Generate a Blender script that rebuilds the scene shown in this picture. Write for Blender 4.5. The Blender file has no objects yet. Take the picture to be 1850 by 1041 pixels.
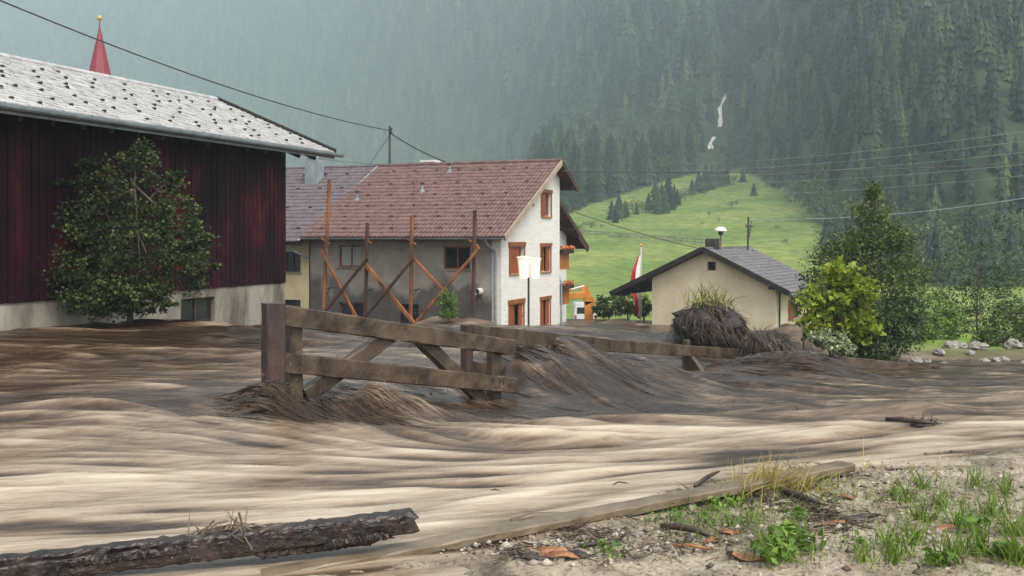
import bpy, math, random
import numpy as np
from mathutils import Vector, Matrix

# ------------------------------------------------------------------ camera, sky, sun, exposure
S = bpy.context.scene
F, CX, HY, CZ = 1900.0, 925.0, 428.0, 2.2        # focal length in photo pixels, principal column, horizon row, eye height
cam_d = bpy.data.cameras.new('camera')
cam = bpy.data.objects.new('camera', cam_d)
S.collection.objects.link(cam)
cam.location = (0, 0, CZ)
cam.rotation_euler = (math.radians(90), 0, 0)
cam_d.sensor_width = 36.0
cam_d.lens = 36.0 * F / 1850.0
cam_d.shift_y = -(520.5 - HY) / 1850.0
cam_d.clip_start, cam_d.clip_end = 0.1, 6000
S.camera = cam

SUN_EL, SUN_AZ = math.radians(56), math.radians(146)   # azimuth of the sun, clockwise from +Y
world = bpy.data.worlds.new('World')
S.world = world
world.use_nodes = True
wn, wl = world.node_tree.nodes, world.node_tree.links
bg = wn['Background']
sky = wn.new('ShaderNodeTexSky')
sky.sky_type = 'NISHITA'
sky.sun_disc = False
sky.sun_elevation, sky.sun_rotation = SUN_EL, SUN_AZ
sky.altitude, sky.air_density, sky.dust_density, sky.ozone_density = 1200, 1.0, 5.0, 1.0
hs = wn.new('ShaderNodeHueSaturation')
hs.inputs['Saturation'].default_value = 0.06          # cloud cover takes most of the blue out
wl.new(sky.outputs[0], hs.inputs['Color'])
wl.new(hs.outputs[0], bg.inputs['Color'])
bg.inputs['Strength'].default_value = 0.13

sun_d = bpy.data.lights.new('sun', 'SUN')
sun = bpy.data.objects.new('sun', sun_d)
S.collection.objects.link(sun)
sun_d.energy, sun_d.angle, sun_d.color = 1.5, math.radians(30), (1.0, 0.94, 0.84)
sd = Vector((math.sin(SUN_AZ) * math.cos(SUN_EL), math.cos(SUN_AZ) * math.cos(SUN_EL), math.sin(SUN_EL)))
sun.rotation_euler = sd.to_track_quat('Z', 'Y').to_euler()

S.view_settings.view_transform = 'Standard'
S.view_settings.look = 'None'
S.view_settings.exposure = 1.1
S.view_settings.gamma = 1.0
S.view_settings.use_curve_mapping = False
S.render.engine = 'CYCLES'
S.cycles.use_denoising = True
S.cycles.max_bounces = 6
S.cycles.diffuse_bounces = 2
S.cycles.glossy_bounces = 2
S.cycles.transmission_bounces = 2
S.cycles.volume_bounces = 2
S.cycles.transparent_max_bounces = 6
S.cycles.caustics_reflective = S.cycles.caustics_refractive = False

# ------------------------------------------------------------------ helpers
rng = np.random.default_rng(7)
random.seed(7)
COL = S.collection
ORG = {}

def W(px, py, Y):
    return Vector(((px - CX) / F * Y, Y, CZ - (py - HY) / F * Y))

def V2(x, y):
    return Vector((x, y, 0))

class MB:
    """collects shapes in world coordinates; build() links them as one mesh object"""
    def __init__(s):
        s.v, s.f, s.m = [], [], []
    def add(s, vs, fs, mi=0):
        o = len(s.v)
        s.v += [tuple(p) for p in vs]
        s.f += [tuple(i + o for i in f) for f in fs]
        s.m += [mi] * len(fs)
        return s
    def hexa(s, p, mi=0):       # 8 points: bottom ring, top ring
        return s.add(p, [(3, 2, 1, 0), (4, 5, 6, 7), (0, 1, 5, 4), (1, 2, 6, 5), (2, 3, 7, 6), (3, 0, 4, 7)], mi)
    def box(s, c, ax, ay, az, mi=0):   # centre and three half-axis vectors
        c, ax, ay, az = Vector(c), Vector(ax), Vector(ay), Vector(az)
        return s.hexa([c - ax - ay - az, c + ax - ay - az, c + ax + ay - az, c - ax + ay - az,
                       c - ax - ay + az, c + ax - ay + az, c + ax + ay + az, c - ax + ay + az], mi)
    def tube(s, pts, r, n=8, mi=0, cap=True):
        pts = [Vector(p) for p in pts]
        rs = r if isinstance(r, (list, tuple)) else [r] * len(pts)
        vs, fs = [], []
        for i, p in enumerate(pts):
            d = (pts[min(i + 1, len(pts) - 1)] - pts[max(i - 1, 0)]).normalized()
            a = d.cross(Vector((0, 0, 1)) if abs(d.z) < .95 else Vector((1, 0, 0))).normalized()
            b = d.cross(a)
            for k in range(n):
                t = 2 * math.pi * k / n
                vs.append(p + a * rs[i] * math.cos(t) + b * rs[i] * math.sin(t))
        for i in range(len(pts) - 1):
            for k in range(n):
                k2 = (k + 1) % n
                fs.append((i * n + k, i * n + k2, (i + 1) * n + k2, (i + 1) * n + k))
        if cap:
            fs.append(tuple(range(n - 1, -1, -1)))
            fs.append(tuple((len(pts) - 1) * n + k for k in range(n)))
        return s.add(vs, fs, mi)
    def lathe(s, c, prof, n=12, mi=0):     # prof: (r, z) from bottom to top
        c = Vector(c)
        vs = [c + Vector((r * math.cos(2 * math.pi * k / n), r * math.sin(2 * math.pi * k / n), z)) for r, z in prof for k in range(n)]
        fs = [(i * n + k, i * n + (k + 1) % n, (i + 1) * n + (k + 1) % n, (i + 1) * n + k) for i in range(len(prof) - 1) for k in range(n)]
        fs.append(tuple(range(n - 1, -1, -1)))
        fs.append(tuple((len(prof) - 1) * n + k for k in range(n)))
        return s.add(vs, fs, mi)
    def plank(s, p0, p1, up, h, t, segs=8, rough=0.004, ch=0.012, seed=0, h1=None, mi=0, ragged=0.0):
        """timber of height h (along up) and thickness t from p0 to p1, worn edges, slightly uneven"""
        r = random.Random(seed)
        p0, p1 = Vector(p0), Vector(p1)
        d = (p1 - p0).normalized()
        up = Vector(up)
        up = (up - d * up.dot(d)).normalized()
        sd_ = d.cross(up).normalized()
        h1 = h if h1 is None else h1
        vs, fs = [], []
        n = 8
        for i in range(segs + 1):
            k = i / segs
            hh, tt = (h + (h1 - h) * k) / 2, t / 2
            c = p0.lerp(p1, k)
            ring = [(-tt + ch, -hh), (tt - ch, -hh), (tt, -hh + ch), (tt, hh - ch), (tt - ch, hh), (-tt + ch, hh), (-tt, hh - ch), (-tt, -hh + ch)]
            for (a, b) in ring:
                j = r.uniform(-1, 1) * ragged if i in (0, segs) and ragged else 0
                vs.append(c + sd_ * (a + r.uniform(-rough, rough)) + up * (b + r.uniform(-rough, rough)) + d * (j if i == segs else -j))
        for i in range(segs):
            for k in range(n):
                k2 = (k + 1) % n
                fs.append((i * n + k, i * n + k2, (i + 1) * n + k2, (i + 1) * n + k))
        fs.append(tuple(range(n - 1, -1, -1)))
        fs.append(tuple(segs * n + k for k in range(n)))
        return s.add(vs, fs, mi)
    def build(s, name, mats, parent=None, smooth=False, org=None):
        base = ORG.get(parent.name, Vector((0, 0, 0))) if parent else (Vector(org) if org is not None else Vector((0, 0, 0)))
        me = bpy.data.meshes.new(name)
        me.from_pydata([(a - base.x, b - base.y, c - base.z) for a, b, c in s.v], [], s.f)
        for m in (mats if isinstance(mats, (list, tuple)) else [mats]):
            me.materials.append(m)
        if max(s.m, default=0) > 0:
            me.polygons.foreach_set('material_index', s.m)
        if smooth:
            me.polygons.foreach_set('use_smooth', [True] * len(me.polygons))
        me.update()
        o = bpy.data.objects.new(name, me)
        COL.objects.link(o)
        if parent:
            o.parent = parent
        else:
            o.location = base
        ORG[o.name] = base
        return o

def np_mesh(name, Vs, Fs, mats, parent=None, attrs=None, smooth=False, org=None, mi=None):
    """fast mesh from numpy arrays; Fs is (m, k); attrs: name -> per-vertex float array"""
    base = ORG.get(parent.name, Vector((0, 0, 0))) if parent else (Vector(org) if org is not None else Vector((0, 0, 0)))
    Vs = np.asarray(Vs, float) - np.array(base)
    Fs = np.asarray(Fs, np.int32)
    me = bpy.data.meshes.new(name)
    m, k = Fs.shape
    me.vertices.add(len(Vs)); me.loops.add(m * k); me.polygons.add(m)
    me.vertices.foreach_set('co', Vs.astype(np.float32).ravel())
    me.loops.foreach_set('vertex_index', Fs.ravel())
    me.polygons.foreach_set('loop_start', np.arange(0, m * k, k, dtype=np.int32))
    me.polygons.foreach_set('loop_total', np.full(m, k, np.int32))
    for mt in (mats if isinstance(mats, (list, tuple)) else [mats]):
        me.materials.append(mt)
    if mi is not None:
        me.polygons.foreach_set('material_index', np.asarray(mi, np.int32))
    if smooth:
        me.polygons.foreach_set('use_smooth', np.ones(m, bool))
    for an, av in (attrs or {}).items():
        a = me.attributes.new(an, 'FLOAT', 'POINT')
        a.data.foreach_set('value', np.asarray(av, np.float32))
    me.update(calc_edges=True)
    o = bpy.data.objects.new(name, me)
    COL.objects.link(o)
    if parent:
        o.parent = parent
    else:
        o.location = base
    ORG[o.name] = base
    return o

def tag(o, label=None, cat=None, group=None, kind=None):
    if label: o['label'] = label
    if cat: o['category'] = cat
    if group: o['group'] = group
    if kind: o['kind'] = kind
    return o

def thing(name, label, cat, loc, group=None):
    o = bpy.data.objects.new(name, None)
    COL.objects.link(o)
    o.location = loc
    o.empty_display_size = 0.2
    ORG[o.name] = Vector(loc)
    return tag(o, label, cat, group)

def grid_faces(nr, nc):
    i = np.arange(nr - 1)[:, None] * nc + np.arange(nc - 1)[None, :]
    return np.stack([i, i + 1, i + nc + 1, i + nc], -1).reshape(-1, 4)

_perm = rng.permutation(4096)
_grad = rng.normal(size=(4096, 2)); _grad /= np.linalg.norm(_grad, axis=1)[:, None]
def perlin(x, y):
    xi, yi = np.floor(x).astype(np.int64), np.floor(y).astype(np.int64)
    fx, fy = x - xi, y - yi
    def g(ix, iy, dx, dy):
        h = _perm[(_perm[ix & 4095] + iy) & 4095]
        return _grad[h, 0] * dx + _grad[h, 1] * dy
    u, v = fx * fx * fx * (fx * (fx * 6 - 15) + 10), fy * fy * fy * (fy * (fy * 6 - 15) + 10)
    a = g(xi, yi, fx, fy) * (1 - u) + g(xi + 1, yi, fx - 1, fy) * u
    b = g(xi, yi + 1, fx, fy - 1) * (1 - u) + g(xi + 1, yi + 1, fx - 1, fy - 1) * u
    return (a * (1 - v) + b * v) * 1.5
def fbm(x, y, o=4):
    t, a = 0, 1.0
    for k in range(o):
        t = t + a * perlin(x * 2 ** k + 17.3 * k, y * 2 ** k - 9.1 * k); a *= .5
    return t
def smooth(a, b, x):
    t = np.clip((x - a) / (b - a), 0, 1)
    return t * t * (3 - 2 * t)

class RBF:        # thin-plate spline through scattered points
    def __init__(s, pts, lam=0.02):
        p = np.array(pts, float)
        s.p = p[:, :2]; n = len(p)
        K = s.k(np.linalg.norm(s.p[:, None] - s.p[None], axis=2)) + lam * np.eye(n) * 50
        P = np.c_[np.ones(n), s.p]
        A = np.block([[K, P], [P.T, np.zeros((3, 3))]])
        s.w = np.linalg.solve(A, np.r_[p[:, 2:], np.zeros((3, p.shape[1] - 2))])
    @staticmethod
    def k(r):
        return r * r * np.log(r + 1e-6)
    def __call__(s, x, y):
        sh = np.shape(x)
        q = np.c_[np.ravel(x), np.ravel(y)]
        out = s.w[-3] + q @ s.w[-2:]
        for i in range(len(s.p)):
            out = out + s.k(np.hypot(q[:, 0] - s.p[i, 0], q[:, 1] - s.p[i, 1]))[:, None] * s.w[i]
        return out.reshape(sh + (out.shape[1],)) if out.shape[1] > 1 else out[:, 0].reshape(sh)

# ------------------------------------------------------------------ materials
def new_mat(name):
    m = bpy.data.materials.new(name)
    m.use_nodes = True
    return m, m.node_tree.nodes, m.node_tree.links, m.node_tree.nodes['Principled BSDF']

def ramp(n, stops):
    r = n.new('ShaderNodeValToRGB')
    e = r.color_ramp.elements
    e[0].position, e[0].color = stops[0][0], (*stops[0][1], 1)
    e[1].position, e[1].color = stops[-1][0], (*stops[-1][1], 1)
    for p, c in stops[1:-1]:
        k = e.new(p); k.color = (*c, 1)
    return r

def noisy(name, c1, c2, scale=3.0, rough=0.6, bump=0.2, stretch=(1, 1, 1), detail=6, c3=None, bscale=None, spec=0.5, bdist=0.02, lo=.35, hi=.65, rotz=0.0):
    m, n, l, b = new_mat(name)
    tc = n.new('ShaderNodeTexCoord')
    mp = n.new('ShaderNodeMapping')
    mp.inputs['Scale'].default_value = stretch
    mp.inputs['Rotation'].default_value = (0, 0, rotz)
    l.new(tc.outputs['Object'], mp.inputs['Vector'])
    nz = n.new('ShaderNodeTexNoise')
    nz.inputs['Scale'].default_value = scale
    nz.inputs['Detail'].default_value = detail
    nz.inputs['Roughness'].default_value = .62
    l.new(mp.outputs[0], nz.inputs['Vector'])
    st = [(lo, c1), (hi, c2)] if c3 is None else [(lo, c1), ((lo + hi) / 2, c2), (hi, c3)]
    r = ramp(n, st)
    l.new(nz.outputs['Fac'], r.inputs['Fac'])
    l.new(r.outputs['Color'], b.inputs['Base Color'])
    b.inputs['Roughness'].default_value = rough
    b.inputs['Specular IOR Level'].default_value = spec
    if bump:
        nb = n.new('ShaderNodeTexNoise')
        nb.inputs['Scale'].default_value = bscale or scale * 4
        nb.inputs['Detail'].default_value = 5
        l.new(mp.outputs[0], nb.inputs['Vector'])
        bp = n.new('ShaderNodeBump')
        bp.inputs['Strength'].default_value = bump
        bp.inputs['Distance'].default_value = bdist
        l.new(nb.outputs['Fac'], bp.inputs['Height'])
        l.new(bp.outputs[0], b.inputs['Normal'])
    return m

def tinted(name, stops, rough=0.6, trans=0.0, attr='tint', spec=0.3):
    """colour picked by a per-vertex number: each leaf, blade or tree has its own"""
    m, n, l, b = new_mat(name)
    at = n.new('ShaderNodeAttribute'); at.attribute_name = attr
    r = ramp(n, stops)
    l.new(at.outputs['Fac'], r.inputs['Fac'])
    l.new(r.outputs['Color'], b.inputs['Base Color'])
    b.inputs['Roughness'].default_value = rough
    b.inputs['Specular IOR Level'].default_value = spec
    if trans:
        tr = n.new('ShaderNodeBsdfTranslucent')
        mx = n.new('ShaderNodeMixShader'); mx.inputs[0].default_value = trans
        l.new(r.outputs['Color'], tr.inputs['Color'])
        l.new(b.outputs[0], mx.inputs[1]); l.new(tr.outputs[0], mx.inputs[2])
        l.new(mx.outputs[0], n['Material Output'].inputs['Surface'])
    return m

def plain(name, c, rough=0.5, metal=0.0):
    return noisy(name, tuple(x * .82 for x in c), tuple(min(1, x * 1.1) for x in c), 6.0, rough, 0.08)
# ------------------------------------------------------------------ lie of the land (heights relative to the eye, then + CZ)
def PZ(px, py, Y):
    return ((px - CX) / F * Y, Y, -(py - HY) / F * Y)
_w = [(-12, 5, -2.05), (-5, 5, -2.05), (0, 5, -2.08), (5, 5, -2.08), (11, 5, -2.1), (-6, 9, -2.06), (-2, 9, -2.08), (2, 9, -2.1), (6, 10, -2.12),
      (-3.4, 11.6, -2.0), (-1.2, 12.6, -2.16), (0.2, 14.2, -2.4), (1.6, 13.4, -2.27), (3.2, 13, -2.2), (12, 12, -2.15), (5.5, 13, -2.2),
      PZ(1250, 705, 23.5), PZ(1400, 692, 24.5), PZ(1550, 692, 26), PZ(1676, 690, 26), PZ(1150, 720, 18.5), PZ(1400, 720, 18),
      PZ(1150, 602, 34), PZ(600, 628, 22), PZ(780, 642, 18.6), PZ(930, 655, 18.4), PZ(1030, 645, 20), PZ(400, 600, 26), PZ(250, 590, 27), PZ(300, 682, 17), PZ(150, 690, 16),
      PZ(480, 603, 30), PZ(905, 592, 45), PZ(700, 590, 46.5), PZ(560, 582, 44), PZ(1000, 604, 31), PZ(1050, 590, 45), PZ(1110, 585, 54),
      PZ(1200, 590, 50), PZ(1400, 604, 48), PZ(1450, 640, 40), PZ(1550, 660, 32), PZ(1680, 662, 32), PZ(1650, 628, 42), (22, 30, -3.9), (22, 45, -4.6), (-22, 26, -2.2), (-22, 45, -3.4), (-6, 58, -4.6), (12, 62, -5.0), (-18, 14, -2.1)]
WR = RBF(_w)
_bx = np.array([-30, -12, -2.4, -1.2, -.3, 1.5, 3.0, 4.5, 7, 12, 30]); _by = np.array([3, 5.0, 6.1, 6.5, 7.05, 8.5, 9.55, 10.4, 11.3, 12, 13])
MX, MZ = np.array([40, 55, 60, 72, 85, 110, 140, 170, 200, 250, 300, 420, 600, 2000]), np.array([-4.6, -4.9, -5.2, -6.3, -7.5, -7.8, -7.0, -4.7, -2, 3.0, 8.6, 24.6, 45, 150])
_s0 = np.array([-1.2, -.45, -.2, 0, .1, .17, .205, .24, .28, .33, .45, 1.2]); _y0 = np.array([1600, 1550, 1300, 850, 570, 455, 470, 390, 300, 205, 160, 150])

def far_h(X, Y):
    s = X / np.maximum(Y, 40)
    flat = smooth(.05, -.03, s)          # left of the meadow hill the valley floor runs on level
    m = np.interp(Y, MX, MZ); m = m + (np.minimum(m, -5) - m) * flat
    y0 = np.interp(s, _s0, _y0)
    zb = np.interp(y0, MX, MZ); zb = zb + (-5 - zb) * flat
    n = fbm(X / 130, Y / 130, 4)
    mt = zb - 2 + (.56 + .30 * flat) * (Y - y0) + 7 * n * smooth(0, 80, Y - y0)
    # gully of the mountain stream
    gx = .2 * Y + 6 * np.sin(Y / 26)
    mt = mt - 9 * np.exp(-((X - gx) / 16) ** 2) * smooth(0, 60, Y - y0)
    top_ = 560 + 25 * n
    mt = np.where(mt > top_ - 60, top_ - 60 + 60 * np.tanh((mt - top_ + 60) / 60), mt)
    k = 3.0
    h = np.where(mt - m > 30, mt, np.where(m - mt > 30, m, k * np.logaddexp(np.clip(mt / k, -400, 400), np.clip(m / k, -400, 400))))
    return h + .5 * fbm(X / 22, Y / 22, 3) * smooth(90, 160, Y) + 1.6 * fbm(X / 60 + 3, Y / 60, 2) * smooth(130, 240, Y)

def bank_d(X, Y):
    return np.interp(X, _bx, _by) - Y

def ground_h(X, Y):
    Yc, Xc = np.clip(Y, 4, 64), np.clip(X, -26, 26)
    w = WR(Xc, Yc)
    d = bank_d(X, Y)
    g = w - .6 + .58 * smooth(-1.3, .15, d) + .05 * smooth(0, .6, d) + .15 * smooth(.6, 4, d)
    g = g + .85 * smooth(34.5, 38, Y) * smooth(10.5, 13, X)
    for (px, py, Yq, hh, r) in ((830, 600, 43.9, .85, 1.6), (760, 600, 44.8, .6, 1.5), (890, 600, 43.2, .5, 1.0), (1115, 590, 57, .85, 1.5), (1165, 590, 51.5, .7, 1.0), (1090, 596, 54, .5, 1.2), (1140, 592, 54, .6, 1.0), (1060, 596, 56, .2, 1.6), (1025, 600, 50, .3, 1.2)):
        q = PZ(px, py, Yq)
        g = g + hh * np.exp(-((X - q[0]) ** 2 + (Y - q[1]) ** 2 * .8) / r ** 2)
    g = g + .16 * fbm(X / 1.3 + 2, Y / 1.3, 4) * smooth(36, 41, Y)
    t = smooth(53, 64, Y)
    g = g * (1 - t) + far_h(X, Y) * t
    return g

def GZ(x, y):
    return float(ground_h(np.array([float(x)]), np.array([float(y)]))[0]) + CZ

def WZ(x, y):
    return float(WR(np.array([float(x)]), np.array([float(y)]))[0]) + CZ

# ------------------------------------------------------------------ ground
def ground_mat():
    m, n, l, b = new_mat('ground')
    tc = n.new('ShaderNodeTexCoord')
    def noise(sc, d=6):
        z = n.new('ShaderNodeTexNoise'); z.inputs['Scale'].default_value = sc; z.inputs['Detail'].default_value = d
        l.new(tc.outputs['Object'], z.inputs['Vector']); return z
    def attr(a):
        x = n.new('ShaderNodeAttribute'); x.attribute_name = a; return x
    mud = ramp(n, [(.3, (.075, .05, .036)), (.55, (.14, .10, .072)), (.75, (.25, .20, .155))])
    l.new(noise(.9).outputs['Fac'], mud.inputs['Fac'])
    gr = ramp(n, [(.3, (.09, .16, .03)), (.5, (.17, .245, .05)), (.72, (.29, .31, .10))])
    l.new(noise(.045, 8).outputs['Fac'], gr.inputs['Fac'])
    g2 = ramp(n, [(.35, (.6, .6, .6)), (.65, (1.15, 1.1, 1.0))])
    l.new(noise(.5, 8).outputs['Fac'], g2.inputs['Fac'])
    gm = n.new('ShaderNodeMix'); gm.data_type = 'RGBA'; gm.blend_type = 'MULTIPLY'; gm.inputs[0].default_value = 1
    l.new(gr.outputs[0], gm.inputs[6]); l.new(g2.outputs[0], gm.inputs[7])
    fo = ramp(n, [(.3, (.018, .034, .014)), (.7, (.05, .075, .028))])
    l.new(noise(.08).outputs['Fac'], fo.inputs['Fac'])
    m1 = n.new('ShaderNodeMix'); m1.data_type = 'RGBA'
    l.new(attr('green').outputs['Fac'], m1.inputs[0]); l.new(mud.outputs[0], m1.inputs[6]); l.new(gm.outputs[2], m1.inputs[7])
    m2 = n.new('ShaderNodeMix'); m2.data_type = 'RGBA'
    l.new(attr('wood').outputs['Fac'], m2.inputs[0]); l.new(m1.outputs[2], m2.inputs[6]); l.new(fo.outputs[0], m2.inputs[7])
    l.new(m2.outputs[2], b.inputs['Base Color'])
    b.inputs['Roughness'].default_value = .75
    b.inputs['Specular IOR Level'].default_value = .25
    bp = n.new('ShaderNodeBump'); bp.inputs['Strength'].default_value = .5; bp.inputs['Distance'].default_value = .12
    l.new(noise(5).outputs['Fac'], bp.inputs['Height']); l.new(bp.outputs[0], b.inputs['Normal'])
    return m
M = {}
M['ground'] = ground_mat()

# where the open meadow lies on the hill (outline followed on the ground, in view directions)
MEADOW = [(-300, 330), (900, 335), (985, 385), (1015, 392), (1060, 372), (1120, 352), (1180, 335), (1240, 316), (1300, 309), (1345, 311), (1385, 330), (1430, 352), (1470, 385), (1490, 420), (1475, 450), (1500, 475), (1560, 500), (1700, 520), (1900, 520), (2100, 560), (2100, 900), (-300, 900)]
def in_poly(px, py, poly):
    c = np.zeros(np.shape(px), bool)
    for i in range(len(poly)):
        x0, y0 = poly[i]; x1, y1 = poly[i - 1]
        c ^= ((y0 > py) != (y1 > py)) & (px < (x1 - x0) * (py - y0) / (y1 - y0 + 1e-9) + x0)
    return c
ys = np.r_[np.linspace(-25, 4, 16), np.linspace(4.4, 66, 240), 66 + (np.linspace(0.02, 1, 250) ** 1.7) * 2150]
ss = np.linspace(-1, 1, 340); ss = ss * .55 + ss ** 3 * .75
Yg, Sg = np.meshgrid(ys, ss, indexing='ij')
Xg = Sg * (np.abs(Yg) + 14)
Zg = ground_h(Xg, Yg)
pxg, pyg = CX + F * Xg / np.maximum(Yg, 3), HY - F * Zg / np.maximum(Yg, 3)
wood = ((~in_poly(pxg, pyg, MEADOW)) & (Yg > 130)).astype(float)
green = smooth(66, 84, Yg + 9 * fbm(Xg / 9, Yg / 9, 3))
green = np.maximum(green, smooth(36, 40, Yg) * smooth(13, 16, Xg))
# the bank mesh lies on top of this sheet in the foreground
dd = bank_d(Xg, Yg)
Zl = Zg - .22 * smooth(-1.4, -.4, dd) * (Yg < 20)
g = np_mesh('ground', np.stack([Xg, Yg, Zl + CZ], -1).reshape(-1, 3), grid_faces(len(ys), len(ss)), M['ground'], attrs={'green': green.ravel(), 'wood': wood.ravel()}, smooth=True)
tag(g, kind='structure')

# ------------------------------------------------------------------ foreground mud bank
def bank_mat():
    m, n, l, b = new_mat('wet_silt')
    tc = n.new('ShaderNodeTexCoord')
    def noise(sc, d=8, dist=0.0):
        z = n.new('ShaderNodeTexNoise'); z.inputs['Scale'].default_value = sc; z.inputs['Detail'].default_value = d; z.inputs['Distortion'].default_value = dist
        l.new(tc.outputs['Object'], z.inputs['Vector']); return z
    r = ramp(n, [(.30, (.10, .075, .05)), (.43, (.25, .20, .145)), (.60, (.385, .325, .245)), (.75, (.46, .40, .31))])
    l.new(noise(2.2, 10, .6).outputs['Fac'], r.inputs['Fac'])
    r2 = ramp(n, [(.38, (.45, .42, .38)), (.5, (1, 1, 1))])
    l.new(noise(26, 6).outputs['Fac'], r2.inputs['Fac'])
    mx = n.new('ShaderNodeMix'); mx.data_type = 'RGBA'; mx.blend_type = 'MULTIPLY'; mx.inputs[0].default_value = .85
    l.new(r.outputs[0], mx.inputs[6]); l.new(r2.outputs[0], mx.inputs[7])
    l.new(mx.outputs[2], b.inputs['Base Color'])
    rr = n.new('ShaderNodeMapRange'); rr.inputs[3].default_value = .05; rr.inputs[4].default_value = .62
    l.new(noise(1.6).outputs['Fac'], rr.inputs[0]); l.new(rr.outputs[0], b.inputs['Roughness'])
    bp = n.new('ShaderNodeBump'); bp.inputs['Strength'].default_value = .7; bp.inputs['Distance'].default_value = .03
    l.new(noise(34, 6).outputs['Fac'], bp.inputs['Height']); l.new(bp.outputs[0], b.inputs['Normal'])
    return m
M['silt'] = bank_mat()
bx, by = np.linspace(-3.2, 9.5, 400), np.linspace(4.2, 13.6, 300)
Xb, Yb = np.meshgrid(bx, by)
def bank_h(X, Y):
    d = bank_d(X, Y)
    nz = .05 * fbm(X * 1.1, Y * 1.1, 3) + .022 * fbm(X * 4.5, Y * 4.5, 3) + .009 * fbm(X * 17, Y * 17, 2)
    return ground_h(X, Y) + nz * smooth(-.5, .3, d) - .3 * smooth(-.5, -1.6, d)
def BZ(x, y):
    return float(bank_h(np.array([float(x)]), np.array([float(y)]))[0]) + CZ
g = np_mesh('mud_bank', np.stack([Xb, Yb, bank_h(Xb, Yb) + CZ], -1).reshape(-1, 3), grid_faces(300, 400), M['silt'], smooth=True)
tag(g, kind='structure')

# ------------------------------------------------------------------ flood water: a real surface whose ridges follow the current
_fl = [(-8, 6, 22), (0, 6, 24), (6, 7, 26), (-6, 9, 14), (0, 9, 22), (5, 10, 26), (-6, 13, 2), (-9, 17, 0), (-8, 25, -3), (-5, 15, -2), (-3.6, 12.2, -25), (-2.2, 12.3, -55), (-1.0, 13, -48), (0.0, 14, -40),
       (.8, 16.5, -62), (1.8, 17.5, -60), (2.6, 15.5, -48), (1.8, 13.6, -12), (3.4, 12.5, 10), (4, 20, -40), (5, 25, -45), (8, 24, -14), (11, 20, 2), (12, 28, -6), (8, 16, 6), (2, 30, -18), (-3, 21, -22), (-6, 30, -8), (0, 40, -12), (6, 36, -30), (6, 50, -10)]
_fr = RBF([(x, y, math.cos(math.radians(a)), math.sin(math.radians(a))) for x, y, a in _fl], .01)
nyw, nxw = 600, 1050
k = np.linspace(4.2 ** -.55, 63 ** -.55, nyw); yw = k ** (-1 / .55)
sw = np.linspace(-.66, .66, nxw)
Yw, Sw = np.meshgrid(yw, sw, indexing='ij')
Xw = Sw * (Yw + 3)
def flow(x, y):
    v = _fr(np.clip(x, -20, 20), np.clip(y, 4, 60)); nn = np.hypot(v[..., 0], v[..., 1]) + 1e-6
    return v[..., 0] / nn, v[..., 1] / nn
# the flow field on a coarse table, looked up bilinearly
tx, ty = np.linspace(-45, 45, 181), np.linspace(2, 66, 129)
TX, TY = np.meshgrid(tx, ty, indexing='ij')
FU, FV = flow(TX, TY)
def flook(x, y):
    a, b_ = np.clip((x + 45) / .5, 0, 179.99), np.clip((y - 2) / .5, 0, 127.99)
    i, j = a.astype(int), b_.astype(int); u, v = a - i, b_ - j
    f = lambda T: (T[i, j] * (1 - u) + T[i + 1, j] * u) * (1 - v) + (T[i, j + 1] * (1 - u) + T[i + 1, j + 1] * u) * v
    return f(FU), f(FV)
def lic(cell, length, steps, seed, octv=1):
    """noise smeared along the current: long silky ridges"""
    tot = perlin((Xw + seed) / cell, Yw / cell); cnt = 1.0
    for sg in (1, -1):
        x, y = Xw.copy(), Yw.copy()
        h = length / steps * sg
        for q in range(steps):
            u, v = flook(x, y)
            x = x + u * h; y = y + v * h
            wgt = .5 + .5 * math.cos(math.pi * (q + 1) / (steps + 1))
            tot = tot + wgt * perlin((x + seed) / cell, y / cell); cnt += wgt
    return tot / math.sqrt(cnt)
L0 = lic(.05, .38, 9, 5.0); L1 = lic(.10, .6, 9, 11.0); L2 = lic(.22, .55, 8, 57.0); L3 = lic(.46, .85, 7, 91.0); L4 = lic(1.2, 1.5, 5, 133.0)
sharp = lambda a: np.sign(a) * np.abs(a) ** .8 - .25 * np.abs(a)
near = 1 - smooth(12, 27, Yw)
mid = 1 - smooth(22, 44, Yw)
turb = np.ones_like(Xw)
Zw = WR(np.clip(Xw, -26, 26), Yw)
def hump(px, py, Yq, hgt, ra, rc, ang):
    q = PZ(px, py, Yq); c, s_ = math.cos(math.radians(ang)), math.sin(math.radians(ang))
    dx, dy = Xw - q[0], Yw - q[1]
    a, b_ = dx * c + dy * s_, -dx * s_ + dy * c
    return hgt * np.exp(-(a / ra) ** 2 - (b_ / rc) ** 2)
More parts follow.
